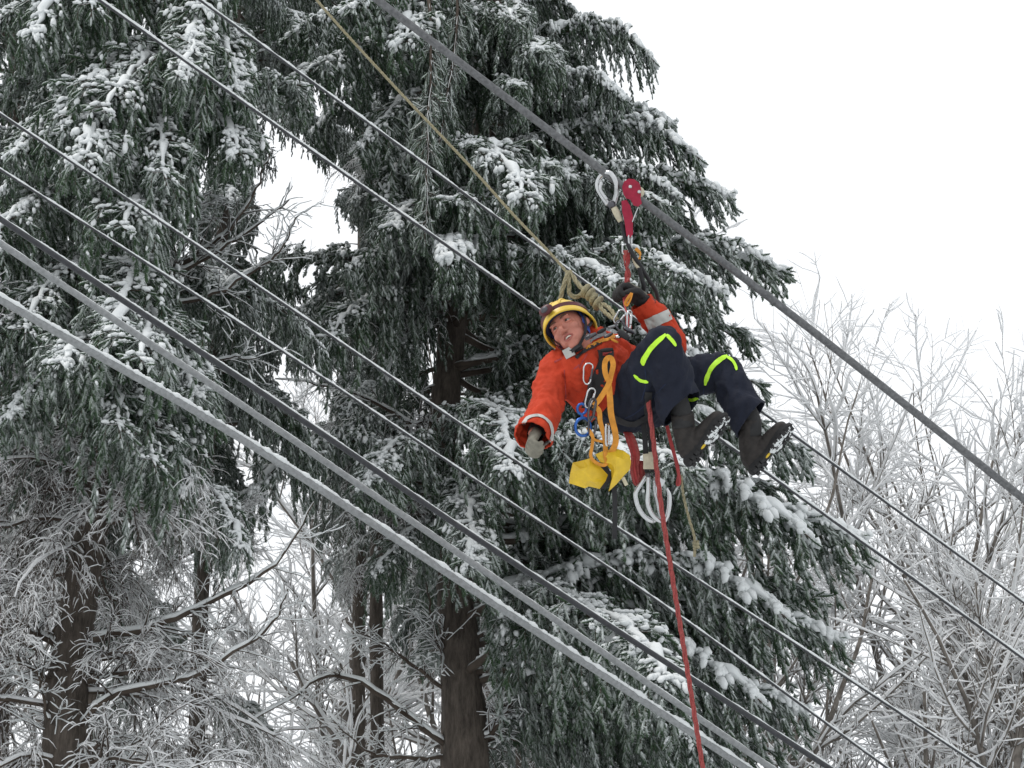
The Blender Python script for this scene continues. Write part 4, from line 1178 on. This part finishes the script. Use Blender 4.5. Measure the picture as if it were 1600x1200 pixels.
# ---- helmet
def helmet():
    nA, nE = 56, 16
    A = np.arange(nA) / nA * 2 * np.pi
    rim = np.interp(np.cos(A), [-1, -.3, .5, 1], [-.030, -.012, .030, .046])         # cos=1 is the front
    def shell(off, scale=1.0):
        v = []
        for k in range(nE):
            e = k / (nE - 1)
            z = rim + (.150 - rim) * np.sin(e * np.pi / 2) ** 1.0
            zn = np.clip((z + .02) / .172, 0, 1)
            rr = np.sqrt(np.clip(1 - zn ** 2.4, 0, 1)) if k < nE - 1 else np.zeros(nA)
            ridge = 1 + .02 * np.cos(A * 2) * np.sin(e * 3.1)
            lx = (.112 * scale + off) * rr * ridge; ly = (.134 * scale + off) * rr
            v.append(np.stack([np.sin(A) * lx, np.cos(A) * ly - .004, z + off * e + .0], -1))
        return np.array(v)
    outer, inner = shell(.004), shell(-.004)
    W = lambda a: HC + (a.reshape(-1, 3) @ HAX) * HS
    mb = MB()
    mb.add(W(outer), tube_faces(1, nE, nA, False))
    mb.add(W(inner), tube_faces(1, nE, nA, False)[:, ::-1])
    rimp = (outer[0] + inner[0]) / 2
    h = bld(mb, 'helmet', M_YELLOWH, person)
    mb = MB(); loop(mb, W(rimp * np.array([1.02, 1.02, 1]))[::2], .0065, 120, 8); bld(mb, 'rim', M_YELLOWH, person, h)
    # moulded ribs over the crown
    for sx in (-.045, 0.0, .045):
        pts = []
        for y in np.linspace(-.105, .100, 11):
            q = 1 - (sx / .116) ** 2 - (y / .138) ** 2
            pts.append(H(sx, y - .004, -.02 + .172 * max(q, 0) ** (1 / 2.4) + .004))
        mb = MB(); loft(mb, pts, [.004] + [.009] * 9 + [.004], [.003] + [.005] * 9 + [.003], hx, n=24, S=8); bld(mb, 'rib', M_YELLOWH, person, h)
    # headlamp and its band
    zb = .060
    def rad(z): return math.sqrt(max(1 - ((z + .02) / .172) ** 2.4, 0))
    bp = []
    for a in np.linspace(-math.pi, math.pi, 49)[:-1]:
        z = zb + .020 * math.cos(a); r_ = rad(z)
        bp.append([math.sin(a) * (.121) * r_, math.cos(a) * (.143) * r_ - .004, z])
    pts = W(np.array(bp)); ring = np.concatenate([pts, pts[:1]])
    mb = MB()
    up = np.repeat((hu * .011 * HS)[None], len(ring), 0)
    loftv = np.stack([ring + up, ring - up, ring - up - unit(ring - HC) * .004, ring + up - unit(ring - HC) * .004], 1)
    mb.add(loftv.reshape(-1, 3), tube_faces(1, len(ring), 4), 0, False)
    lb = bld(mb, 'headlamp_band', M_MAROON, person, h)
    mb = MB(); ball(mb, H(.012, .140, .082), np.array([.036, .022, .024]) * HS, HAX, 3); bld(mb, 'headlamp', M_MAROON, person, h)
    mb = MB(); ball(mb, H(.012, .158, .080), np.array([.019, .008, .015]) * HS, HAX, 2); bld(mb, 'lamp_lens', M_STEELD, person, h)
    # pads under the shell
    mb = MB()
    pts = [H(math.sin(a) * .094, math.cos(a) * .112 - .004, .045 + .012 * math.cos(a)) for a in np.linspace(0, 2 * math.pi, 25)[:-1]]
    loop(mb, pts, .016, 80, 8); bld(mb, 'padding', M_NAVYPAD, person, h)
    # chin strap
    mb = MB()
    for s_ in (-1, 1):
        strap(mb, [H(s_ * .098, .012, .02), H(s_ * .086, .022, -.035), H(s_ * .062, .045, -.085), H(s_ * .022, .072, -.128)], .016, .003, face=hx * s_)
        strap(mb, [H(s_ * .098, -.06, .0), H(s_ * .088, .005, -.045)], .014, .003, face=hx * s_)
    strap(mb, [H(-.024, .071, -.128), H(0, .080, -.131), H(.024, .071, -.128)], .018, .004, face=hf)
    bld(mb, 'chin_strap', M_BLACK, person, h)
    return h
helmet()
# blue cap worn under the helmet
V, Fc = ico(4)
keep = (V[:, 1] < .30) | (V[:, 2] > .42)
keep &= (V[:, 2] > -.62)
fk = Fc[keep[Fc].all(1)]
mb = MB(); mb.add(HC + hu * .012 * HS + (V * np.array([.086, .108, .118])) @ HAX * HS, fk)
bld(mb, 'cap', M_BLUE, person)

# ---- harness worn over the clothes
hz = empty('harness', (0, 0, 0)); hz.parent = person
bvs = [bj, bt_]
for nm, path, w, m in (('chest_strap', [(912, 537), (925, 530), (945, 521), (962, 514)], 7, M_GREYWEB), ('chest_strap', [(915, 545), (935, 535), (955, 528), (965, 520)], 5, M_ORANGEWEB),
                       ('shoulder_strap', [(900, 560), (915, 548), (940, 535)], 5, M_BLACK), ('waist_belt', [(946, 548), (945, 570), (935, 595), (927, 620), (920, 640)], 24, M_BLACK),
                       ('side_strap', [(936, 558), (944, 552), (955, 549)], 5, M_REDWEB), ('leg_loop', [(945, 640), (965, 655), (990, 662), (1012, 650)], 9, M_BLACK), ('leg_loop', [(1013, 612), (1012, 640), (1010, 668)], 10, M_BLACK)):
    mb = MB(); tape(mb, bvs, path, w, .006, 24, 4, thick=.004); bld(mb, nm, m, person, hz)
rc = np.random.default_rng(9)
# hardware on the chest
for nm, a, b, r_, m in (('adjuster', (914, 529, -.27), (932, 521, -.27), .014, M_STEELD), ('adjuster', (934, 520, -.26), (946, 514, -.24), .013, M_BLACK), ('buckle', (944, 527, -.27), (957, 521, -.26), .012, M_STEELD), ('buckle', (962, 527, -.28), (971, 525, -.28), .013, M_STEEL)):
    mb = MB(); loft(mb, [Q(*a), (Q(*a) + Q(*b)) / 2, Q(*b)], [r_ * .7, r_, r_ * .7], [r_ * .5, r_ * .8, r_ * .5], n=10, S=12); bld(mb, nm, m, person, hz)
mb = MB(); loop(mb, [Q(914, 527, -.29), Q(920, 522, -.29), Q(923, 526, -.29), Q(917, 531, -.29)], .003); bld(mb, 'ring', M_STEELD, person, hz)

for nm, a, b, r_, m in (('rope_clamp', (966, 517, -.30), (983, 530, -.30), .024, M_BLACK), ('rope_clamp', (975, 512, -.28), (990, 520, -.26), .018, M_STEELD), ('pad', (938, 548, -.25), (958, 546, -.25), .016, M_BLACK), ('buckle', (950, 512, -.22), (966, 508, -.22), .010, M_GREYWEB), ('buckle', (955, 530, -.28), (966, 535, -.28), .009, M_ORANGEWEB), ('pad', (924, 590, -.28), (921, 625, -.30), .020, M_BLACK)):
    mb = MB(); loft(mb, [Q(*a), (Q(*a) + Q(*b)) / 2, Q(*b)], [r_ * .8, r_, r_ * .8], [r_ * .5, r_ * .7, r_ * .5], n=10, S=12); bld(mb, nm, m, person, hz)
# ------------------------------------------------------------------ ropes, slings and hardware (things of their own)
def thing(name, loc, label, cat, group=None):
    o = empty(name, loc); tag(o, label, cat, group); return o

# pulley running on the cable
pu = thing('cable_pulley', Q(985, 345, 0), 'crimson cable pulley clamped on the thick bare cable above the climber', 'pulley')
for dd in (-.030, .030):
    mb = MB(); plate(mb, [(972, 292), (975, 284), (982, 279), (991, 280), (999, 286), (1002, 296), (1001, 310), (1003, 318), (997, 323), (990, 321), (985, 312), (978, 310), (974, 303)], dd, .007); bld(mb, 'side_plate', M_REDAL, pu)
for (x, y, r_) in ((984, 293, .030), (998, 301, .028)):
    mb = MB(); c = Q(x, y, 0)
    tubes(mb, np.stack([c - cF * .022, c - cF * .012, c, c + cF * .012, c + cF * .022]), np.array([[r_, r_ * .9, r_ * .75, r_ * .9, r_]]), 28); w_ = bld(mb, 'sheave', M_CREAM, pu)
    mb = MB(); tubes(mb, np.stack([c - cF * .040, c + cF * .040]), np.array([[.009, .009]]), 12); bld(mb, 'bolt', M_STEEL, pu, w_)
mb = MB(); plate(mb, [(971, 314), (979, 312), (985, 322), (989, 338), (989, 366), (985, 371), (979, 369), (976, 348), (972, 330)], -.012, .010); plate(mb, [(971, 314), (979, 312), (985, 322), (989, 338), (989, 366), (985, 371), (979, 369), (976, 348), (972, 330)], .016, .010); bld(mb, 'hanger', M_REDAL, pu)
mb = MB(); cord(mb, [Q(998, 322, -.02), Q(992, 336, -.02), Q(988, 347, -.02)], .003, 12, 6); bld(mb, 'spring_wire', M_STEEL, pu)

hk = thing('scaffold_hook', Q(950, 320, 0), 'large silver scaffold hook snapped over the thick bare cable beside the pulley', 'hook')
mb = MB(); cord(mb, [Q(959, 318, .02), Q(963, 302, .0), Q(962, 285, -.03), Q(954, 271, -.03), Q(944, 271, 0), Q(935, 281, .03), Q(934, 294, .03), Q(941, 307, .03), Q(950, 320, .02)], .0125, 60, 10); bld(mb, 'frame', M_STEEL, hk)
mb = MB(); cord(mb, [Q(948, 312, -.01), Q(938, 296, -.01), Q(940, 284, -.01)], .008, 20, 8); bld(mb, 'gate', M_STEEL, hk)
mb = MB(); ball(mb, Q(956, 320, .01), .022, sub=3); bld(mb, 'swivel', M_STEELD, hk)
mb = MB(); loft(mb, [Q(959, 324, .01), Q(964, 334, .01), Q(970, 346, .01)], [.016, .018, .014], n=10); bld(mb, 'thimble', M_CREAM, hk)

ln = thing('lanyard', Q(972, 346, 0), 'black lanyard rope running from the silver scaffold hook down past the raised glove', 'rope')
mb = MB(); cord(mb, [Q(971, 347, .01), Q(977, 372, .0), Q(988, 396, -.02), Q(1002, 418, .0), Q(1014, 438, .06), Q(1026, 458, .12), Q(1030, 485, .25)], .011, 50); bld(mb, 'rope', M_BLACK, ln)
mb = MB(); cord(mb, [Q(999, 418, -.01), Q(1002, 432, .0), Q(1006, 448, .02), Q(1004, 462, .09)], .012, 20); bld(mb, 'tail', M_BLACK, ln)
mb = MB(); loft(mb, [Q(990, 403, .0), Q(994, 411, .0), Q(999, 419, .0)], [.010, .014, .013], n=10); bld(mb, 'sleeve', M_CREAM, ln)

def carabiner(c, up, face, h, w, mat, label, cat='carabiner', group='carabiners on the climber', r=.006, gate=None, name='carabiner'):
    U = unit(np.asarray(up)); N_ = np.asarray(face); N_ = unit(N_ - U * (N_ @ U)); S_ = np.cross(U, N_)
    c = np.asarray(c); h *= .88; w *= .88; r *= .8
    o = thing(name, c - U * h / 2, label, cat, group)
    pts = [c + U * h * y + S_ * w * x for x, y in ((-.42, -.30), (-.47, .0), (-.50, .30), (-.25, .48), (.15, .50), (.42, .36), (.36, 0), (.30, -.36), (.05, -.50), (-.25, -.46))]
    mb = MB(); loop(mb, pts, r, 60, 8); bld(mb, 'frame', mat, o)
    mb = MB(); cord(mb, [c + U * h * .28 + S_ * w * .41, c + U * h * -.25 + S_ * w * .33], r * 1.35, 8, 8); bld(mb, 'gate', gate or mat, o)
    return o
up = camdir(0, 1, 0)
carabiner(Q(984.5, 376, .0), up, camdir(1, 0, .6), .075, .04, M_STEEL, 'small silver carabiner joining the pulley hanger to the red sling')
carabiner(Q(978, 390, -.01), camdir(.1, 1, 0), camdir(.3, 0, 1), .06, .045, M_STEEL, 'rounded silver carabiner at the top of the red sling')
rs_ = thing('red_sling', Q(979, 480, -.02), 'red webbing sling running from the pulley down through the raised glove to the chest', 'sling')
mb = MB(); strap(mb, [Q(979, 391, -.01), Q(981, 408, -.01), Q(979, 424, .0), Q(980, 440, .02), Q(978, 458, .0), Q(976, 476, -.06), Q(980, 498, -.18), Q(983, 514, -.24)], .030, .006, 60, 6.0); bld(mb, 'webbing', M_REDWEB, rs_)
mb = MB(); strap(mb, [Q(977, 391, -.02), Q(976, 410, -.01), Q(983, 428, .0), Q(979, 442, .0)], .018, .005, 40, -5.0); bld(mb, 'tail', M_ROPE, rs_)
mb = MB(); strap(mb, [Q(993, 388, .0), Q(1000, 396, .0), Q(999, 405, .0)], .018, .006, 16, 2.0); bld(mb, 'tab', M_ORANGEWEB, rs_)
sl = thing('short_sling', Q(984, 470, -.12), 'short amber loop hanging under the raised glove', 'sling')
mb = MB(); strap(mb, [Q(987, 458, -.10), Q(981, 466, -.12), Q(977, 474, -.12), Q(980, 477, -.12), Q(985, 468, -.12), Q(988, 459, -.10)], .014, .004, 30, 1.5); bld(mb, 'webbing', M_ORANGEWEB, sl)
carabiner(Q(968, 495, -.20), camdir(.55, .8, 0), camdir(.3, .1, 1), .085, .045, M_STEEL, 'silver carabiner where the beige rope meets the chest', r=.0055)
carabiner(Q(983, 500, -.26), camdir(.05, 1, 0), camdir(.9, .1, .6), .105, .05, M_STEEL, 'silver carabiner hooked in the red sling at the chest')
carabiner(Q(972, 512, -.27), camdir(-.5, .8, 0), camdir(.2, .1, 1), .085, .05, M_STEELD, 'dark carabiner on the chest ring')

# knotted beige rope
kr = thing('knotted_rope', Q(890, 450, .1), 'weathered beige rope with a bulky knot beside the yellow helmet', 'rope')
mb = MB(); cord(mb, [Q(420, -95, .9), Q(505, 12, .75), Q(610, 128, .6), Q(730, 255, .42), Q(800, 333, .3), Q(862, 398, .2), Q(888, 428, .15)], .0075, 420, strands=3, twist=.55); bld(mb, 'long_strand', M_BEIGE, kr)
mb = MB(); cord(mb, [Q(888, 424, .15), Q(884, 436, .12), Q(879, 452, .10), Q(876, 468, .10), Q(879, 476, .09)], .012, 60, strands=3, twist=.5); bld(mb, 'hanging_end', M_BEIGE, kr)
mb = MB(); cord(mb, [Q(888, 424, .15), Q(889, 440, .12), Q(890, 458, .10), Q(898, 464, .09), Q(908, 460, .08), Q(916, 454, .05)], .012, 70, strands=3, twist=.5); bld(mb, 'loop_strand', M_BEIGE, kr)
mb = MB(); cord(mb, [Q(890, 424, .15), Q(898, 436, .12), Q(906, 447, .08), Q(916, 454, .05)], .012, 50, strands=3, twist=.5); bld(mb, 'loop_strand', M_BEIGE, kr)
mb = MB()
k0, k1 = Q(914, 452, .04), Q(937, 476, 0)
kd = unit(k1 - k0); ks = unit(np.cross(kd, cF)); kn = np.cross(kd, ks)
for rr_, turns, rad_ in ((.013, 3.6, .024), (.013, 2.4, .020)):
    tt = np.linspace(0, 1, 90)
    path = k0 + kd * (tt * np.linalg.norm(k1 - k0))[:, None] + (ks * np.cos(tt * turns * 6.28)[:, None] + kn * np.sin(tt * turns * 6.28)[:, None]) * (rad_ * (1 + .2 * np.sin(tt * 9)))[:, None]
    tubes(mb, path, np.full((1, 90), rr_), 8)
bld(mb, 'knot', M_BEIGE, kr)
for o_ in (-4, 4):
    mb = MB(); cord(mb, [Q(934, 472 , .0), Q(946 + o_, 482 - o_ * .6, -.06), Q(958 + o_ * .6, 494 - o_ * .5, -.14), Q(964, 500, -.18)], .011, 60, strands=3, twist=.5); bld(mb, 'tail_strand', M_BEIGE, kr)

# the long red rope
rr = thing('long_red_rope', Q(1010, 612, -.26), 'long red rope hanging straight down from the climber past the silver hooks', 'rope')
mb = MB(); cord(mb, [Q(1008, 606, -.20), Q(1011, 612, -.30), Q(1016, 650, -.32), Q(1021, 690, -.30), Q(1033, 790, -.28), Q(1047, 880, -.26), Q(1064, 985, -.24), Q(1080, 1085, -.22), Q(1098, 1200, -.2), Q(1118, 1330, -.18), Q(1150, 1560, -.1)], .0125, 500, strands=3, twist=.35); bld(mb, 'rope', M_ROPE, rr)

# slings and bags at the hip
GD = -.36
am = thing('amber_sling', Q(955, 720, GD), 'long amber webbing sling hanging from the belt over the yellow pouch', 'sling')
for nm, pts, w, tw in (('loop', [(953, 600), (946, 584), (945, 568), (949, 560), (955, 560), (958, 570), (955, 585), (950, 602), (938, 622), (928, 634)], .026, 0), ('strap', [(951, 600), (953, 622), (955, 648), (961, 675), (962, 690), (958, 702), (952, 712)], .030, .2),
                       ('strap', [(928, 634), (936, 642), (938, 660), (944, 680), (946, 697), (946, 712), (950, 726)], .024, .5), ('strap', [(918, 668), (926, 682), (925, 698), (923, 712), (930, 722), (944, 727), (952, 718)], .016, .4), ('strap', [(918, 668), (928, 686), (942, 690)], .012, .3)):
    mb = MB(); strap(mb, [Q(x, y, GD - .01 * (k % 2)) for k, (x, y) in enumerate(pts)], w, .004, 50, tw); bld(mb, nm, M_ORANGEWEB, am)
carabiner(Q(919, 584, GD), camdir(.1, 1, 0), camdir(.2, 0, 1), .115, .055, M_STEEL, 'tall silver carabiner lying against the orange jacket', gate=M_STEELD, r=.005)
carabiner(Q(922, 622, GD), camdir(.3, 1, 0), camdir(.5, 0, 1), .11, .05, M_STEEL, 'silver carabiner above the blue descender', r=.006)
carabiner(Q(925, 640, GD - .02), camdir(.15, 1, 0), camdir(.8, 0, 1), .12, .05, M_STEELD, 'dark carabiner beside the amber sling', r=.007)
carabiner(Q(949, 680, GD - .03), camdir(0, 1, 0), camdir(1, 0, .5), .12, .05, M_STEEL, 'silver carabiner just above the yellow pouch', r=.007)
carabiner(Q(926, 665, GD), camdir(.1, 1, 0), camdir(.3, 0, 1), .10, .05, M_STEELD, 'bronze-dark carabiner hanging under the dark one', r=.007)
# figure-eight descender in blue
fe = thing('figure_eight_descender', Q(908, 678, GD), 'blue figure-eight descender hanging at the hip', 'descender')
mb = MB()
loop(mb, [Q(909 + 7 * math.cos(a), 639 - 8 * math.sin(a), GD + .004 * math.cos(a)) for a in np.linspace(0, 6.28, 9)[:-1]], .007, 40, 8)
bld(mb, 'small_ring', M_BLUEAL, fe)
mb = MB()
loop(mb, [Q(911 + 12 * math.cos(a), 667 - 14 * math.sin(a), GD + .02 * math.cos(a)) for a in np.linspace(0, 6.28, 13)[:-1]], .008, 60, 8)
bld(mb, 'large_ring', M_BLUEAL, fe)
mb = MB(); cord(mb, [Q(909, 647, GD), Q(910, 653, GD)], .008, 4, 8); bld(mb, 'neck', M_BLUEAL, fe)

# yellow vinyl pouch: two folded flaps
def flap(poly, ridge, d0, bulge, name, root):
    """folded vinyl flap: outline with a crease, real thickness"""
    n = len(poly); m = 20
    P0 = np.array(poly, float); c = np.array(ridge, float).mean(0)
    v = []; fcs = []
    ring = [Q(x, y, d0) for x, y in P0]
    mid = []
    for (x, y) in P0:
        q = c + (np.array([x, y]) - c) * .5
        # distance to the crease line
        a, b = np.array(ridge[0]), np.array(ridge[1]); tt = np.clip(((q - a) @ (b - a)) / ((b - a) @ (b - a)), 0, 1)
        dist = np.linalg.norm(q - (a + (b - a) * tt)); mid.append(Q(q[0], q[1], d0 - bulge * max(0, 1 - dist / 22)))
    cr = [Q(ridge[0][0], ridge[0][1], d0 - bulge), Q(ridge[1][0], ridge[1][1], d0 - bulge * .8)]
    ctr = (cr[0] + cr[1]) / 2
    front = ring + mid + [ctr]
    back = [p + cF * (.012 + .0) for p in front]; back[-1] = ctr + cF * (bulge + .03)
    v = np.array(front + back); N1 = len(front)
    for i in range(n):
        j = (i + 1) % n
        fcs += [[i, j, n + j], [i, n + j, n + i], [n + i, n + j, 2 * n]]
        fcs += [[N1 + j, N1 + i, N1 + n + j], [N1 + n + j, N1 + i, N1 + n + i], [N1 + n + j, N1 + n + i, N1 + 2 * n]]
        fcs += [[i, N1 + i, N1 + j], [i, N1 + j, j]]
    mb = MB(); mb.add(v, fcs, 0, False)
    return bld(mb, name, M_BAG, root)
bg = thing('yellow_pouch', Q(945, 765, GD), 'folded yellow vinyl tool pouch hanging below the hip', 'pouch')
flap([(895, 723), (912, 719), (922, 716), (936, 727), (950, 742), (946, 752), (937, 764), (920, 760), (914, 763), (889, 755), (891, 740)], [(903, 726), (932, 759)], GD + .02, .05, 'flap', bg)
flap([(930, 710), (944, 704), (962, 701), (974, 704), (984, 711), (986, 722), (984, 734), (976, 742), (964, 756), (951, 768), (956, 748), (955, 736), (949, 727), (938, 722)], [(965, 706), (961, 745)], GD + .01, .06, 'flap', bg)
mb = MB(); plate(mb, [(932, 727), (949, 730), (955, 738), (954, 752), (945, 764), (938, 764), (950, 742)], GD + .03, .02); bld(mb, 'dark_gap', M_BLACK, bg)  # black plate standing in for the dark gap between the two flaps
mb = MB(); strap(mb, [Q(956, 738, GD + .05), Q(960, 770, GD + .05), Q(961, 805, GD + .05), Q(960, 842, GD + .05)], .024, .005, 20, .3); bld(mb, 'black_strap', M_BLACK, bg)
mb = MB(); box(mb, Q(976, 752, GD + .02), [camdir(.45, -.9, 0), camdir(.9, .45, 0), -cF], (.022, .009, .003)); bld(mb, 'label_tag', M_CREAM, bg)

# red slings bundled under the seat
rb = thing('red_sling_bundle', Q(1000, 756, -.2), 'bundle of folded red slings hanging between the yellow pouch and the silver hooks', 'sling')
rg = np.random.default_rng(12)
for k in range(7):
    o_ = rg.uniform(-5, 5); q_ = rg.uniform(-4, 4)
    mb = MB(); strap(mb, [Q(978 + o_ * .4, 672, -.16), Q(986 + o_, 690 + q_, -.20), Q(993 + o_, 712, -.22), Q(994 + o_ + q_, 735, -.22), Q(998 + o_, 757 + q_ * .6, -.20), Q(1003 + o_ * .4, 742, -.19), Q(1001 + o_ * .5, 720, -.18)], .022, .005, 40, rg.uniform(-3, 3)); bld(mb, 'webbing', M_REDWEB if k % 3 else M_ROPE, rb)
rt = thing('red_tape_sling', Q(1062, 756, -.1), 'narrow red sling dangling beside the boot, right of the long red rope', 'sling')
mb = MB(); strap(mb, [Q(1042, 665, -.12), Q(1048, 690, -.13), Q(1056, 720, -.13), Q(1062, 752, -.13), Q(1058, 756, -.12), Q(1060, 730, -.12), Q(1050, 695, -.12)], .018, .005, 50, 1.6); bld(mb, 'webbing', M_REDWEB, rt)
tl = thing('tail_rope', Q(1088, 870, -.1), 'thin grey-beige rope end with a knot hanging under the boots', 'rope')
mb = MB(); cord(mb, [Q(1064, 742, -.11), Q(1068, 775, -.11), Q(1076, 808, -.11), Q(1084, 835, -.11), Q(1086, 850, -.11)], .007, 70, strands=3, twist=.5); bld(mb, 'rope', M_BEIGE, tl)
mb = MB(); tk = np.linspace(0, 1, 50); tubes(mb, np.array([Q(1087 + 3.5 * math.cos(a * 17) + 1.5 * a, 846 + 12 * a, -.11 + .012 * math.sin(a * 17)) for a in tk]), np.full((1, 50), .008), 7); cord(mb, [Q(1086, 856, -.11), Q(1085, 870, -.11)], .008, 8, 6); bld(mb, 'knot', M_BEIGE, tl)

# silver hooks on a double strap
for k, (x0, dx, dd, tip) in enumerate(((1004, 0, -.22, (993, 768)), (1018, 0, -.25, (1012, 766)), (1026, 0, -.21, (1045, 772)))):
    h_ = thing('steel_hook', Q(x0 + 8, 815, dd), ('curved silver hook with an open point beside the red sling bundle', 'silver hook hanging in the middle under the black double strap', 'silver hook bowed behind the long red rope')[k], 'hook', 'silver hooks under the climber')
    if k == 0: pts = [(1012, 742), (1004, 752), (995, 766), (993, 775), (997, 792), (1006, 806), (1018, 814), (1026, 813)]
    elif k == 1: pts = [(1013, 742), (1013, 765), (1012, 785), (1018, 802), (1028, 812), (1038, 814), (1043, 806)]
    else: pts = [(1024, 742), (1024, 765), (1029, 788), (1032, 803), (1040, 810), (1045, 795), (1046, 775), (1042, 762)]
    mb = MB(); p_ = [Q(x, y, dd) for x, y in pts]
    loft(mb, p_, [.011] * (len(p_) - 1) + [.005], [.006] * (len(p_) - 1) + [.004], unit(np.cross(p_[-1] - p_[0], cF)), n=50, S=10); bld(mb, 'bow', M_STEEL, h_)
    mb = MB(); ball(mb, p_[0], .014, sub=2); bld(mb, 'eye', M_STEELD, h_)
ds = thing('double_strap', Q(1013, 740, -.24), 'black double strap with cream stitched ends carrying the silver hooks', 'strap')
for k, x in enumerate((1009, 1018)):
    mb = MB(); strap(mb, [Q(x - 4, 655, -.22), Q(x - 1, 690, -.24), Q(x, 708, -.24), Q(x + 2, 738, -.24)], .026, .006, 24, 0); bld(mb, 'webbing', M_BLACK, ds)
    mb = MB(); strap(mb, [Q(x, 709 - 3 * k, -.25), Q(x + 1, 720, -.25), Q(x + 1, 733, -.25)], .031, .012, 12, 0); bld(mb, 'stitched_end', M_CREAM, ds)
mb = MB(); box(mb, Q(1030, 752, -.25), [camdir(.85, -.5, 0), camdir(.5, .85, 0), -cF], (.026, .018, .008)); bld(mb, 'plate', M_STEEL, ds)
